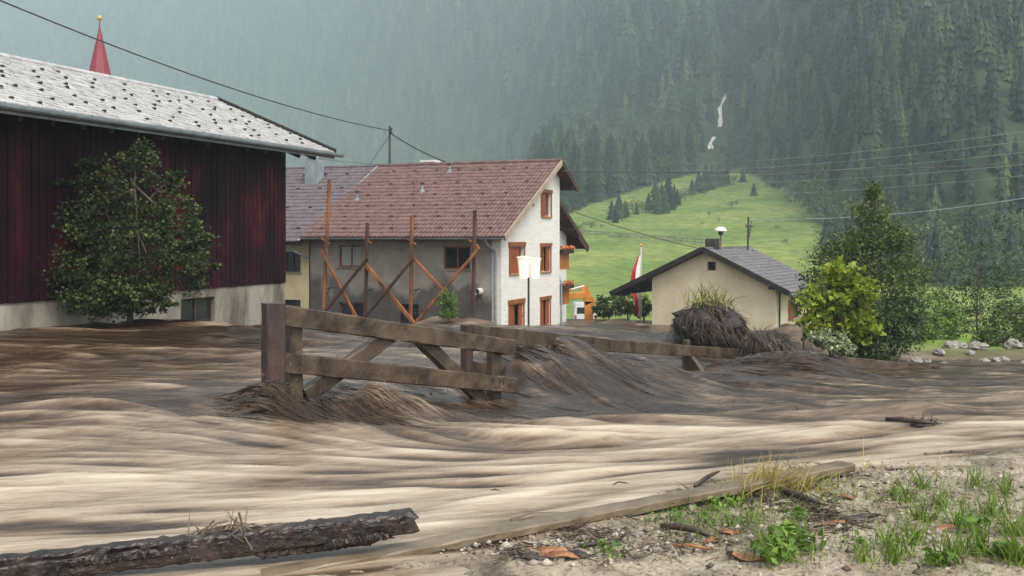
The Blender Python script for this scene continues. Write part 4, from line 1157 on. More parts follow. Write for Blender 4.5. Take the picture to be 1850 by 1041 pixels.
# ------------------------------------------------------------------ church spire behind the barn
M['spire'] = noisy('red_spire_shingle', (.16, .018, .03), (.27, .035, .05), 5, .6, .4, (1, 1, 2))
ax = W(180, 150, 85)
sp = thing('church_tower', 'slender dark red church spire with gilded ball rising behind the barn', 'church tower', (ax.x, ax.y, CZ - 5))
zt = W(180, 48, 85).z
zb_ = zt - 9.5
MB().lathe((ax.x, ax.y, 0), [(2.15, zb_), (1.08, zt - 4.6), (.05, zt)], 8).build('spire', M['spire'], sp)
MB().box((ax.x, ax.y, (zb_ + CZ - 6) / 2), (1.9, 0, 0), (0, 1.9, 0), (0, 0, (zb_ - CZ + 6) / 2 + .02)).build('tower_wall', M['cream_wall'], sp)
fi = MB().lathe((ax.x, ax.y, zt - .15), [(.07, 0), (.05, .3), (.03, .75)], 8).build('finial', M['spire'], sp)
MB().lathe((ax.x, ax.y, zt + .45), [(.03, 0), (.16, .08), (.22, .22), (.16, .36), (.03, .44)], 12).build('ball', M['copper'], fi)

# ------------------------------------------------------------------ low cream house on the right
R0 = Vector((.251 * 50, 50, 0))                     # near right corner
RU_ = Vector((.58, 1, 0)).normalized()              # along the ridge, away
RL = Vector((-RU_.y, RU_.x, 0))                     # along the gable, to the left
def RP(a, b, z):
    q = R0 + RL * a + RU_ * b
    return Vector((q.x, q.y, z))
lh = thing('cottage', 'low cream rendered cottage with dark grey slate roof and wide porch eave', 'house', RP(3, 3, CZ - 4.5))
wgr = Wall(R0, RL, -RU_)
aL, _ = wgr.at(1178, 540)
aR, zr = wgr.at(1276, 449)
_, ze = wgr.at(1402, 514)
aT, zl = wgr.at(1112, 524)
_, zle = wgr.at(1178, 497)
slR = (zr - ze) / aR
slL = (zr - zle) / (aL - aR)
topc = lambda a: (zr - slR * (aR - a) if a < aR else zr - slL * (a - aR)) - .14
gh = wgr.rect(1278, 473, 1293, 489)
wgr.skin(0, aL, CZ - 6.2, topc, [gh], M['cream_wall'], lh, breaks=(aR,))
wgr.window(gh, lh, M['black_wood'], M['glass'], 1, .04, sill=False, name='vent_window')
wsr = Wall(R0, RU_, -RL)
DEP = 6.4
sh_ = wsr.rect(1431, 541, 1446, 574)
wsr.skin(0, DEP, CZ - 6.2, lambda a: topc(0), [sh_], M['cream_wall'], lh)
wsr.window(sh_, lh, M['red_wood'], M['glass'], 1, .06)
MB().hexa([wsr.P(sh_[0] - .7, sh_[2], -.06), wsr.P(sh_[0] - .03, sh_[2], -.06), wsr.P(sh_[0] - .03, sh_[2], -.02), wsr.P(sh_[0] - .7, sh_[2], -.02), wsr.P(sh_[0] - .7, sh_[3], -.06), wsr.P(sh_[0] - .03, sh_[3], -.06), wsr.P(sh_[0] - .03, sh_[3], -.02), wsr.P(sh_[0] - .7, sh_[3], -.02)]).build('shutter', M['red_wood'], lh)
Wall(RP(aL, 0, 0), RU_, RL).skin(0, DEP, CZ - 6.2, lambda a: topc(aL), [], M['cream_wall'], lh)
Wall(RP(0, DEP, 0), RL, RU_).skin(0, aL, CZ - 6.2, topc, [], M['cream_wall'], lh, breaks=(aR,))
OV = .55
zre, zle2 = zr - slR * (aR + .75), zr - slL * (aT - aR)
rd = MB()
slab([RP(-.75, -OV, zre), RP(-.75, DEP + OV, zre), RP(aR, DEP + OV, zr), RP(aR, -OV, zr)], .14, rd)
slab([RP(aR, -OV, zr - .001), RP(aR, DEP + OV, zr - .001), RP(aT, DEP + OV, zle2), RP(aT, -OV, zle2)], .14, rd)
lroof = rd.build('roof', M['black_wood'], lh)
u_ = RP(aR, 0, zr) - RP(-.75, 0, zre)
shingles(RP(-.78, -OV, zre + .003), RU_, u_.normalized(), DEP + 2 * OV, u_.length, .4, .30, M['slate_dark'], 'slates', lroof, .03, 8)
u2 = RP(aR, 0, zr) - RP(aT, 0, zle2)
shingles(RP(aT + .03, -OV, zle2 + .003), RU_, u2.normalized(), DEP + 2 * OV, u2.length, .4, .30, M['slate_dark'], 'slates', lroof, .03, 9)
board(RP(-.8, -OV - .03, zre - .02), RP(aR, -OV - .03, zr - .02), .24, .05, M['black_wood'], 'verge_board', lroof)
board(RP(aT + .05, -OV - .03, zle2 - .02), RP(aR, -OV - .03, zr - .02), .24, .05, M['black_wood'], 'verge_board', lroof)
board(RP(aR, -OV, zr + .03), RP(aR, DEP + OV, zr + .03), .08, .2, M['slate_dark'], 'ridge_tile', lroof)
MB().box(RP(aT - .5, .0, zle2 - .05), RL * .06, RU_ * .5, UPV * .09).build('purlin', M['black_wood'], lroof)
MB().box(RP(aL + .08, -.1, topc(aL) - .02), RL * .1, RU_ * .4, UPV * .1).build('purlin', M['black_wood'], lroof)
MB().box(RP(.1, -.2, topc(0) + .0), RL * .1, RU_ * .34, UPV * .09).build('purlin', M['black_wood'], lroof)
MB().tube([wsr.P(.35, topc(0), -.08), wsr.P(.35, CZ - 5.5, -.08)], .045, 8).build('downpipe', M['iron'], lh)
gutter(RP(-.9, -OV, zre - .03), RP(-.9, DEP + OV, zre - .03), .08, M['zinc'], lroof)
MB().box(RP(aR + .05, 1.0, zr + .06), RL * .27, RU_ * .27, UPV * .42).build('chimney', M['iron'], lh)
MB().plank(RP(aT - .4, 5.2, CZ - 6), RP(aT - .4, 5.2, zle2), RL, .14, .14, 2).build('porch_post', M['black_wood'], lh)
# siren and aerial mast on the ridge
si = thing('siren', 'white mushroom shaped siren on a short pole above the cottage ridge', 'siren', W(1302, 446, 52.6))
b0 = W(1302, 448, 52.6)
MB().tube([b0 - UPV * .1, W(1302, 420, 52.6)], .05, 8).build('pole', M['grey_wood'], si)
MB().lathe(W(1302, 421, 52.6), [(.09, -.12), (.13, .0), (.13, .10), (.08, .14)], 12).build('motor', M['iron'], si)
MB().lathe(W(1302, 417, 52.6), [(.31, -.02), (.30, .05), (.22, .14), (.08, .20)], 16).build('hood', M['white_wall'], si)
am = thing('cable_mast', 'thin dark cable mast with cross arm on the cottage ridge', 'mast', W(1351, 446, 55.5))
MB().tube([W(1351, 452, 55.5), W(1352, 392, 55.5)], .05, 8).build('pole', M['iron'], am)
MB().tube([W(1347, 410, 55.5), W(1361, 409, 55.3)], .035, 6).tube([W(1353, 430, 55.5), W(1358, 400, 55.4)], .025, 6).build('cross_arm', M['iron'], am)
for x_ in (1349, 1357):
    MB().lathe(W(x_, 409, 55.45), [(.03, 0), (.07, .05), (.07, .14), (.03, .18)], 8).build('insulator', M['concrete'], am)
# ------------------------------------------------------------------ ribbons and leaves
def ribbons(root, dirs, length, width, droop, segs=4, seed=0, tint=None):
    """thin curved blades: arrays of root points, start directions, lengths, widths"""
    r = np.random.default_rng(seed)
    root, d = np.asarray(root, float), np.asarray(dirs, float)
    n = len(root); d = d / np.linalg.norm(d, axis=1)[:, None]
    L, Wd = np.broadcast_to(length, n), np.broadcast_to(width, n)
    side = np.cross(d, r.normal(size=(n, 3))); side /= np.linalg.norm(side, axis=1)[:, None] + 1e-9
    p = root.copy(); rows = []
    for q in range(segs + 1):
        t = q / segs
        w = (Wd * (1 - t ** 1.6) * .5 + .0006)[:, None]
        rows += [p - side * w, p + side * w]
        d = d + np.array([0, 0, -1]) * (np.broadcast_to(droop, n) / segs)[:, None] + r.normal(0, .05, (n, 3))
        d /= np.linalg.norm(d, axis=1)[:, None]
        p = p + d * (L / segs)[:, None]
    k_ = 2 * (segs + 1)
    Vs = np.stack(rows, 1).reshape(-1, 3)
    base = np.arange(n)[:, None] * k_
    Fs = np.concatenate([base + np.array([[2 * q, 2 * q + 1, 2 * q + 3, 2 * q + 2]]) for q in range(segs)])
    t_ = np.repeat(np.clip(r.normal(.5, .22, n), 0, 1) if tint is None else tint, k_)
    return Vs, Fs, t_

def leaves(c, size, seed=0, up=.5, tint=None, lobed=False):
    """leaf-shaped folded faces at the points c"""
    r = np.random.default_rng(seed)
    n = len(c)
    nrm = r.normal(size=(n, 3)) + np.array([0, 0, up * 2]); nrm /= np.linalg.norm(nrm, axis=1)[:, None]
    ax = np.cross(nrm, r.normal(size=(n, 3))); ax /= np.linalg.norm(ax, axis=1)[:, None]
    bx_ = np.cross(nrm, ax)
    s_ = (np.broadcast_to(size, n) * r.uniform(.6, 1.25, n))[:, None]
    fold = nrm * s_ * .18
    if lobed:
        P = [c - ax * s_ * .5, c + bx_ * s_ * .52 - ax * s_ * .12 + fold, c + bx_ * s_ * .2 + ax * s_ * .1, c + ax * s_ * .62, c - bx_ * s_ * .2 + ax * s_ * .1, c - bx_ * s_ * .52 - ax * s_ * .12 + fold]
        F_ = np.array([[0, 1, 2, 3], [0, 3, 4, 5]])
        k_ = 6
    else:
        P = [c - ax * s_ * .55, c + bx_ * s_ * .3 + fold, c + ax * s_ * .6, c - bx_ * s_ * .3 + fold]
        F_ = np.array([[0, 1, 2], [0, 2, 3]])
        k_ = 4
    Vs = np.stack(P, 1).reshape(-1, 3)
    Fs = (np.arange(n)[:, None, None] * k_ + F_[None]).reshape(-1, F_.shape[1])
    t_ = np.repeat(np.clip(r.normal(.5, .2, n), 0, 1) if tint is None else tint, k_)
    return Vs, Fs, t_

def crown_points(blobs, n, seed, per=26, spread=.16):
    """leaf positions gathered in sprays inside a set of ellipsoids (cx,cy,cz,rx,ry,rz,weight)"""
    r = np.random.default_rng(seed)
    w = np.array([b_[6] for b_ in blobs]); w = w / w.sum()
    out, tn = [], []
    for q in range(n // per):
        b_ = blobs[r.choice(len(blobs), p=w)]
        v = r.normal(size=3); v /= np.linalg.norm(v); v *= r.uniform(.25, 1) ** .5
        c = np.array(b_[:3]) + v * np.array(b_[3:6])
        sp_ = spread * (b_[3] + b_[5]) * .5 * r.uniform(.5, 1.3)
        out.append(c + r.normal(size=(per, 3)) * sp_ * np.array([1, 1, .7]))
        tn.append(np.full(per, r.normal(.5, .18)))
    return np.concatenate(out), np.concatenate(tn)

def leafy(name, label, cat, base, blobs, n, size, mat, seed, trunk=None, lobed=False, per=26, spread=.16, group=None, limbs=7, tr=.09, up=.5):
    t = thing(name, label, cat, base, group)
    r = random.Random(seed)
    base = Vector(base)
    top = Vector(trunk) if trunk else base + UPV * 1.0
    pts = [base - UPV * .4, base.lerp(top, .35) + Vector((r.uniform(-.08, .08), r.uniform(-.08, .08), 0)), base.lerp(top, .7) + Vector((r.uniform(-.08, .08), r.uniform(-.08, .08), 0)), top]
    tk = MB().tube(pts, [tr, tr * .75, tr * .5, tr * .2], 8).build('trunk', M['bark'], t, smooth=True)
    for q in range(limbs):
        f = r.uniform(.15, .85)
        s0 = base.lerp(top, f)
        b_ = blobs[r.randrange(len(blobs))]
        e = Vector(b_[:3]) + Vector((r.uniform(-.6, .6) * b_[3], r.uniform(-.6, .6) * b_[4], r.uniform(-.2, .6) * b_[5]))
        m_ = s0.lerp(e, .5) + UPV * .1
        MB().tube([s0, m_, e], [tr * .4, tr * .25, tr * .08], 6).build('limb', M['bark'], tk, smooth=True)
    c, tn = crown_points(blobs, n, seed, per, spread)
    rr = np.random.default_rng(seed + 1)
    Vs, Fs, tt = leaves(c, size, seed, up, np.clip(tn + rr.normal(0, .15, len(c)), 0, 1), lobed)
    o = np_mesh('crown', Vs, Fs, mat, t, attrs={'tint': tt})
    o['kind'] = 'stuff'
    return t

def blob(px, py, Y, rx, rz, ry=None, w=1.0):
    p = W(px, py, Y)
    k_ = Y / F
    return (p.x, p.y, p.z, rx * k_, (ry if ry else rx) * k_, rz * k_, w)

M['leaf_dark'] = tinted('dark_green_leaves', [(0, (.014, .030, .012)), (.5, (.040, .075, .022)), (1, (.105, .15, .04))], .5, .2)
M['leaf_barn'] = tinted('olive_green_leaves', [(0, (.010, .020, .008)), (.5, (.034, .058, .016)), (1, (.125, .16, .04))], .5, .2)
M['leaf_olive'] = tinted('olive_yellow_leaves', [(0, (.03, .052, .014)), (.5, (.085, .135, .03)), (1, (.18, .225, .05))], .5, .3)
M['leaf_lime'] = tinted('yellow_green_leaves', [(0, (.10, .16, .015)), (.5, (.22, .30, .025)), (1, (.36, .42, .05))], .5, .3)
M['leaf_pale'] = tinted('pale_silvery_leaves', [(0, (.14, .19, .09)), (.5, (.26, .32, .17)), (1, (.40, .45, .28))], .5, .2)
M['leaf_mid'] = tinted('mid_green_leaves', [(0, (.03, .055, .016)), (.5, (.075, .12, .028)), (1, (.15, .20, .05))], .5, .2)
M['leaf_fresh'] = tinted('fresh_green_leaves', [(0, (.05, .11, .02)), (.5, (.12, .22, .035)), (1, (.22, .32, .07))], .5, .25)

leafy('barn_tree', 'dark green leafy tree growing in front of the maroon barn', 'tree', (W(235, 585, 26.5).x, 26.5, WZ(W(235, 585, 26.5).x, 26.5)),
      [blob(190, 545, 26.0, 85, 26, w=1.3), blob(275, 550, 26.1, 45, 18, w=.7), blob(240, 520, 25.9, 70, 30, w=.9), blob(100, 520, 26.6, 80, 40, w=1.1), blob(160, 480, 26.3, 70, 50, w=1.0), blob(250, 285, 26.5, 38, 32, w=.5), blob(265, 345, 26.5, 75, 48, w=1.2), blob(205, 395, 26.8, 85, 55, w=1.3), blob(320, 400, 26.2, 50, 40, w=.9), blob(270, 450, 26.3, 105, 50, w=1.8), blob(210, 500, 26.5, 110, 55, w=1.6), blob(130, 450, 26.8, 70, 90, w=1.0), blob(130, 340, 26.8, 60, 30, w=.7), blob(70, 420, 27, 60, 60, w=.8), blob(40, 500, 27, 60, 50, w=.7), blob(175, 310, 26.6, 40, 26, w=.5), blob(375, 432, 26, 16, 12, w=.15), blob(378, 485, 26, 18, 12, w=.18), blob(318, 318, 26.3, 18, 14, w=.2), blob(345, 462, 26, 35, 30, w=.5), blob(300, 510, 26.4, 70, 28, w=.8)],
      27000, .085, M['leaf_barn'], 41, W(245, 290, 26.5), limbs=26, lobed=True, per=30, spread=.17)
leafy('maple_bush', 'bright yellow green maple bush beside the cream cottage', 'bush', (W(1520, 650, 31).x, 31, GZ(W(1520, 650, 31).x, 31) + .3),
      [blob(1518, 500, 31, 36, 26, w=.9), blob(1490, 545, 30.8, 40, 30, w=1.0), blob(1548, 530, 31, 38, 34, w=1.0), blob(1470, 585, 30.7, 28, 28, w=.6), blob(1525, 575, 31.4, 50, 36, w=.9), blob(1560, 590, 31.2, 30, 30, w=.4)],
      2600, .20, M['leaf_lime'], 42, W(1520, 500, 31), lobed=True, per=12, limbs=10, spread=.2)
leafy('dark_bush', 'dense dark green bush beneath the yellow green maple', 'bush', (W(1570, 655, 32).x, 32.3, GZ(W(1570, 655, 32).x, 32) + .3),
      [blob(1545, 600, 32.2, 50, 38), blob(1590, 605, 32.6, 60, 45), blob(1625, 570, 33.2, 45, 45), blob(1560, 635, 32.0, 60, 22)],
      6500, .13, M['leaf_dark'], 43, W(1580, 580, 32.3), limbs=8)
leafy('silvery_shrub', 'low pale silvery green shrub at the edge of the flood under the maple', 'shrub', (W(1502, 650, 29.8).x, 29.8, WZ(W(1502, 650, 29.8).x, 29.8)),
      [blob(1500, 618, 29.8, 30, 18), blob(1525, 628, 29.8, 24, 14), blob(1478, 612, 29.8, 16, 12)], 1100, .15, M['leaf_pale'], 44, W(1502, 622, 29.8), limbs=6, tr=.04, per=10)
leafy('slender_tree', 'tall slender olive green tree standing behind the maple', 'tree', (W(1580, 650, 36).x, 36, GZ(W(1580, 650, 36).x, 36)),
      [blob(1578, 348, 36, 12, 20, w=.25), blob(1575, 385, 36, 34, 28, w=.5), blob(1585, 425, 36, 52, 30, w=.8), blob(1545, 440, 36, 50, 18, w=.5), blob(1620, 440, 36, 34, 22, w=.4), blob(1570, 480, 36, 85, 34, w=1.2), blob(1500, 470, 36, 40, 24, w=.4), blob(1585, 530, 36, 90, 45, w=1.4), blob(1480, 500, 35.5, 30, 16, w=.3), blob(1640, 500, 36.5, 46, 40, w=.7), blob(1600, 580, 36, 80, 50, w=1.1)],
      12000, .12, M['leaf_olive'], 45, W(1578, 340, 36), limbs=30, per=12, spread=.30)
leafy('cottage_vine_bush', 'thin green bush climbing at the cottage corner below the eave', 'bush', (W(1450, 620, 42).x, 42, WZ(W(1450, 620, 42).x, 42)),
      [blob(1450, 530, 42, 26, 10), blob(1440, 545, 42, 16, 12), blob(1465, 520, 42, 22, 14)], 500, .13, M['leaf_mid'], 46, W(1455, 520, 42), limbs=5, tr=.04, per=12)
for k_, (px_, py_, Y_, rx, rz) in enumerate([(1690, 570, 44, 46, 50), (1765, 505, 48, 62, 115), (1845, 560, 42, 52, 80), (1660, 600, 42, 26, 24), (1800, 618, 40, 44, 24)]):
    p = W(px_, 640, Y_)
    leafy('bank_bush', ['rounded fresh green bush on the stony bank beside the slender tree', 'large green bush rising behind the boulders', 'broad green bush overhanging the boulders', 'small bright green bush between slender tree and boulders', 'low spreading bush over the boulder pile'][k_], 'bush', (p.x, p.y, GZ(p.x, p.y)),
          [blob(px_, py_, Y_, rx, rz), blob(px_ - rx * .5, py_ + rz * .4, Y_ - .3, rx * .7, rz * .6), blob(px_ + rx * .5, py_ + rz * .3, Y_ + .3, rx * .7, rz * .6)], 3600, .13, M['leaf_fresh'] if k_ in (0, 3) else M['leaf_dark'] if k_ == 1 else M['leaf_mid'], 60 + k_, W(px_, py_ - rz * .3, Y_), limbs=6, tr=.06)
for k_, (px_, py_, Y_, rx, rz, lb) in enumerate([(1098, 552, 63, 24, 20, 'bush with brown green leaves beside the excavator arm'), (1135, 548, 62, 30, 22, 'dark green bush under the porch eave beside the banner'), (1165, 552, 61, 16, 20, 'narrow dark bush against the cottage porch')]):
    p = W(px_, 585, Y_)
    leafy('yard_bush', lb, 'bush', (p.x, p.y, GZ(p.x, p.y)), [blob(px_, py_, Y_, rx, rz), blob(px_ - 8, py_ + 8, Y_, rx * .8, rz * .7)], 1500, .17, M['leaf_mid'], 70 + k_, W(px_, py_ - 8, Y_), limbs=5, tr=.05)
leafy('wall_shrub', 'small fresh green shrub on the mud heap against the grey wall', 'shrub', (W(811, 572, 43).x, 43, GZ(W(811, 572, 43).x, 43)),
      [blob(811, 540, 43, 17, 18), blob(804, 550, 43, 14, 10), blob(812, 566, 43, 18, 14)], 1300, .10, M['leaf_fresh'], 80, W(811, 536, 43), limbs=6, tr=.03, per=12)

# ------------------------------------------------------------------ timber railings torn by the flood
M['wet_timber'] = noisy('mud_brown_timber', (.022, .013, .008), (.068, .044, .026), 2.8, .42, .45, (1, 1, 1), c3=(.105, .074, .046), bscale=14)
M['post_timber'] = noisy('purple_brown_timber', (.024, .013, .011), (.070, .038, .029), 3, .45, .35, (1, 1, .3))
M['dark_timber'] = noisy('soaked_dark_timber', (.012, .008, .007), (.050, .032, .024), 4, .4, .5, (1, 1, 1), c3=(.10, .07, .05), lo=.4, hi=.75)
M['mud_smear'] = noisy('dark_mud', (.012, .008, .007), (.035, .024, .018), 6, .5, .5)
f1 = thing('bridge_railing', 'muddy timber bridge railing with tall square post and two broken rails', 'railing', W(494, 720, 12.5))
pA = MB().plank(W(494, 548, 12.45), W(494, 548, 12.45) - UPV * 2.2, Vector((.5, -.86, 0)), .25, .23, 12, .006, .018, 1).build('post', M['post_timber'], f1)
FL, FR = 12.62, 15.5
fdir = (W(925, 628, FR) - W(512, 571, FL)).normalized()
fout = fdir.cross(UPV).normalized()        # towards the viewer
frail = Wall(W(510, 570, FL), Vector((fdir.x, fdir.y, 0)), fout)
FQ = lambda px, py, dep: frail.P(*frail.at(px, py), dep)
MB().plank(W(510, 570, FL), W(925, 628, FR), UPV, .25, .075, 26, .008, .014, 2, h1=.225, ragged=.05).build('rail', M['wet_timber'], f1)
MB().plank(W(510, 655, FL), W(932, 697, FR), UPV, .25, .075, 26, .006, .014, 3, h1=.225).build('rail', M['wet_timber'], f1)
MB().plank(W(530, 738, FL), W(940, 762, FR), UPV, .22, .075, 20, .006, .014, 4).build('rail', M['wet_timber'], f1)
MB().plank(FQ(541, 575, .13), FQ(541, 575, .13) - UPV * 1.6, fdir, .18, .16, 8, .006, .014, 5).build('post', M['wet_timber'], f1)
MB().plank(FQ(904, 618, .13), FQ(904, 618, .13) - UPV * 1.4, fdir, .19, .14, 8, .006, .014, 6).build('post', M['wet_timber'], f1)
MB().plank(FQ(716, 606, .12), FQ(560, 718, .12), UPV, .20, .14, 10, .006, .014, 7).build('brace', M['wet_timber'], f1)
MB().plank(FQ(768, 612, .12), FQ(905, 748, .12), UPV, .19, .14, 10, .006, .014, 8).build('brace', M['wet_timber'], f1)
# dark marks on the lower rail
cl = MB()
mk = lambda f, z: W(510, 655, FL).lerp(W(932, 697, FR), f) + fout * .041 + UPV * z
for (f, z, dx, dz, w_) in [(.865, .02, .03, .05, .012), (.875, .02, -.012, .05, .012), (.868, .035, .02, 0, .012), (.885, .03, .02, .02, .012), (.905, .0, 0, .09, .014), (.912, .045, .03, 0, .012), (.925, .0, 0, .085, .014), (.90, -.05, .03, .02, .016), (.885, -.045, .03, -.02, .014), (.955, -.03, 0, .05, .014), (.965, .0, .02, .03, .012), (.88, -.06, 0, .03, .012)]:
    c = mk(f, z); d_ = (fdir * dx + UPV * dz); n_ = d_.cross(fout).normalized() * w_
    cl.add([c - n_, c + n_, c + d_ + n_, c + d_ - n_], [(0, 1, 2, 3)])
cl.build('dark_mark', M['mud_smear'], f1)

f2 = thing('road_railing', 'long muddy timber railing dipping into the flood towards the cottage', 'railing', W(843, 665, 16.3))
SL, SR = 16.3, 29.0
MB().plank(W(843, 587, SL), W(843, 587, SL) - UPV * 1.6, Vector((.55, .83, 0)), .15, .15, 8, .006, .014, 11).build('post', M['post_timber'], f2)
MB().plank(W(850, 602, SL), W(1100, 624, 22.4), UPV, .27, .08, 18, .006, .014, 12).build('rail', M['wet_timber'], f2)
MB().plank(W(1094, 624, 22.5), W(1352, 641, SR), UPV, .27, .08, 18, .006, .014, 13).build('rail', M['wet_timber'], f2)
MB().plank(W(850, 665, SL), W(1010, 682, 19.5), UPV, .22, .08, 12, .006, .014, 14).build('rail', M['wet_timber'], f2)
MB().plank(W(1238, 640, 26.2), W(1275, 690, 25.6), UPV, .30, .12, 4, .006, .014, 15).build('brace', M['wet_timber'], f2)
MB().plank(W(1240, 600, 26.6) - UPV * .2, W(1240, 600, 26.6) - UPV * 1.8, Vector((.6, .8, 0)), .16, .16, 4, .006, .014, 16).build('post', M['wet_timber'], f2)
f3 = thing('submerged_railing', 'low muddy plank railing half under water in front of the silvery shrub', 'railing', W(1600, 665, 30.5))
MB().plank(W(1480, 650, 30.2), W(1760, 676, 32), UPV, .30, .09, 14, .008, .014, 17).build('rail', M['wet_timber'], f3)
for x_ in (1560, 1690):
    MB().plank(W(x_, 662, 31), W(x_, 662, 31) - UPV * 1.3, Vector((1, 0, 0)), .16, .16, 3, .006, .014, x_).build('post', M['wet_timber'], f3)

# ------------------------------------------------------------------ drifted brush and root balls
M['brush'] = tinted('matted_brush', [(0, (.018, .011, .009)), (.5, (.060, .040, .028)), (.85, (.13, .098, .070)), (1, (.24, .19, .14))], .55)
M['root_core'] = noisy('root_mud', (.012, .007, .008), (.045, .028, .024), 5, .6, .9, bdist=.06)
M['brush_green'] = tinted('yellow_brush_tips', [(0, (.14, .15, .03)), (1, (.34, .32, .09))], .6, .2)
def lump(c, rx, ry, rz, seed, n1=14, n2=22, k_=.28):
    vs, fs = [], []
    r = np.random.default_rng(seed); of = r.uniform(0, 50)
    for i in range(n1 + 1):
        for j in range(n2):
            th, ph = math.pi * i / n1, 2 * math.pi * j / n2
            d = np.array([math.sin(th) * math.cos(ph), math.sin(th) * math.sin(ph), math.cos(th)])
            s_ = 1 + k_ * float(fbm(np.array([d[0] * 2 + of + d[2]]), np.array([d[1] * 2 + of - d[2] * 1.7]), 3)[0])
            vs.append((c[0] + d[0] * rx * s_, c[1] + d[1] * ry * s_, c[2] + d[2] * rz * s_))
    for i in range(n1):
        for j in range(n2):
            fs.append((i * n2 + j, i * n2 + (j + 1) % n2, (i + 1) * n2 + (j + 1) % n2, (i + 1) * n2 + j))
    return MB().add(vs, fs)
def brush_heap(name, label, px, py, Y, rx, rz, n, seed, tips=0, flow=(.8, -.4, 0), ln=.7, cat='brush heap'):
    k_ = Y / F
    c = W(px, py, Y)
    t = thing(name, label, cat, (c.x, c.y, c.z - rz * k_))
    lump(c, rx * k_ * .84, rx * k_ * .7, rz * k_ * .84, seed).build('core', M['root_core'], t, smooth=True)
    r = np.random.default_rng(seed)
    d = r.normal(size=(n, 3)); d[:, 2] = np.abs(d[:, 2]) - .25; d /= np.linalg.norm(d, axis=1)[:, None]
    root = np.array(c) + d * np.array([rx * k_ * .8, rx * k_ * .68, rz * k_ * .8])
    fv = np.array(flow) + np.array([0, 0, -.55]) + d * np.array([.9, .9, 0])
    fv = fv - d * (fv * d).sum(1)[:, None]
    dirs = fv / (np.linalg.norm(fv, axis=1)[:, None] + .2) + d * .08 + r.normal(0, .25, (n, 3))
    wild = r.uniform(0, 1, n) < .15
    dirs[wild] = r.normal(size=(int(wild.sum()), 3)) + d[wild] * .6
    Vs, Fs, tt = ribbons(root, dirs, r.uniform(.25, 1.1, n) * ln * np.where(wild, .5, 1), .024 * Y / 28, r.uniform(.5, 1.3, n), 5, seed)
    np_mesh('strands', Vs, Fs, M['brush'], t, attrs={'tint': tt})['kind'] = 'stuff'
    rk = random.Random(seed)
    for m_ in range(max(6, n // 130)):
        v = Vector(d[rk.randrange(n)]); e = Vector(c) + Vector((v.x * rx * k_ * .86, v.y * rx * k_ * .72, v.z * rz * k_ * .86))
        w_ = Vector((rk.gauss(0, 1), rk.gauss(0, 1), rk.gauss(.1, .5))).normalized() * rk.uniform(.12, .4) * ln
        MB().tube([e - w_, e + v * .05, e + w_], [.012 * Y / 24, .010 * Y / 24, .004], 5).build('twig', M['root_core'] if m_ % 3 else M['grey_wood'], t)
    if tips:
        q = r.normal(size=(tips, 3)) * np.array([rx * k_ * .3, rx * k_ * .3, .12]) + np.array(c) + np.array([0, 0, rz * k_ * .8])
        dr = r.normal(0, .35, (tips, 3)) + np.array([0, 0, 1])
        Vs, Fs, tt = ribbons(q, dr, r.uniform(.25, .75, tips), .03, r.uniform(.2, 1, tips), 4, seed + 1)
        np_mesh('green_tips', Vs, Fs, M['brush_green'], t, attrs={'tint': tt})['kind'] = 'stuff'
    return t
brush_heap('brush_heap', 'rounded heap of drifted brush topped with yellow green shoots before the cottage', 1282, 586, 31.5, 74, 44, 2400, 101, 150, (.7, -.5, -.1), .75)
brush_heap('root_ball', 'dark matted root ball lodged at the end of the long railing', 1385, 622, 27.6, 48, 28, 1900, 102, 0, (.6, -.6, -.2), .6, cat='root ball')
brush_heap('root_tangle', 'low tangle of dark roots trailing from the root ball to the plank railing', 1462, 652, 28.4, 44, 13, 1100, 103, 0, (.8, -.3, -.1), .55, cat='roots')
brush_heap('post_debris', 'dark clump of debris wrapped round the foot of the tall railing post', 490, 712, 12.25, 28, 26, 420, 104, 0, (.6, -.7, -.2), .2, cat='debris')
brush_heap('railing_debris', 'matted dark debris caught where the long railing meets the falling water', 1010, 640, 19.2, 34, 14, 700, 105, 0, (.6, -.6, -.2), .4, cat='debris')
brush_heap('stranded_clump', 'dark clump of stranded debris breaking the water by the silt bank', 1665, 768, 12.2, 45, 8, 500, 106, 0, (-.9, .1, 0), .4, cat='debris')
brush_heap('river_clump', 'small dark clump poking out of the pale water', 1440, 745, 14.2, 20, 7, 220, 107, 0, (.9, -.1, 0), .25, cat='debris')

# ------------------------------------------------------------------ boulders
M['boulder'] = noisy('pale_boulder', (.16, .145, .13), (.34, .32, .29), 2.5, .8, .5, bdist=.05)
rb = random.Random(12)
for q in range(18):
    px_, py_ = 1628 + 232 * rb.random() ** 1.2, rb.uniform(622, 662)
    Y_ = 33.6 + (668 - py_) * .14 + rb.uniform(-.3, .3)
    x_ = (px_ - CX) / F * Y_
    s_ = rb.uniform(.14, .38)
    z_ = max(GZ(x_, Y_), WZ(x_, Y_) - .1)
    o = lump((x_, Y_, z_ + s_ * .28), s_ * rb.uniform(.8, 1.3), s_ * rb.uniform(.7, 1.1), s_ * rb.uniform(.45, .75), 200 + q, 8, 12, .35).build('boulder', M['boulder'], org=(x_, Y_, z_))
    tag(o, 'pale grey boulder in the pile at the foot of the bank bushes', 'boulder', 'boulders on the far bank')

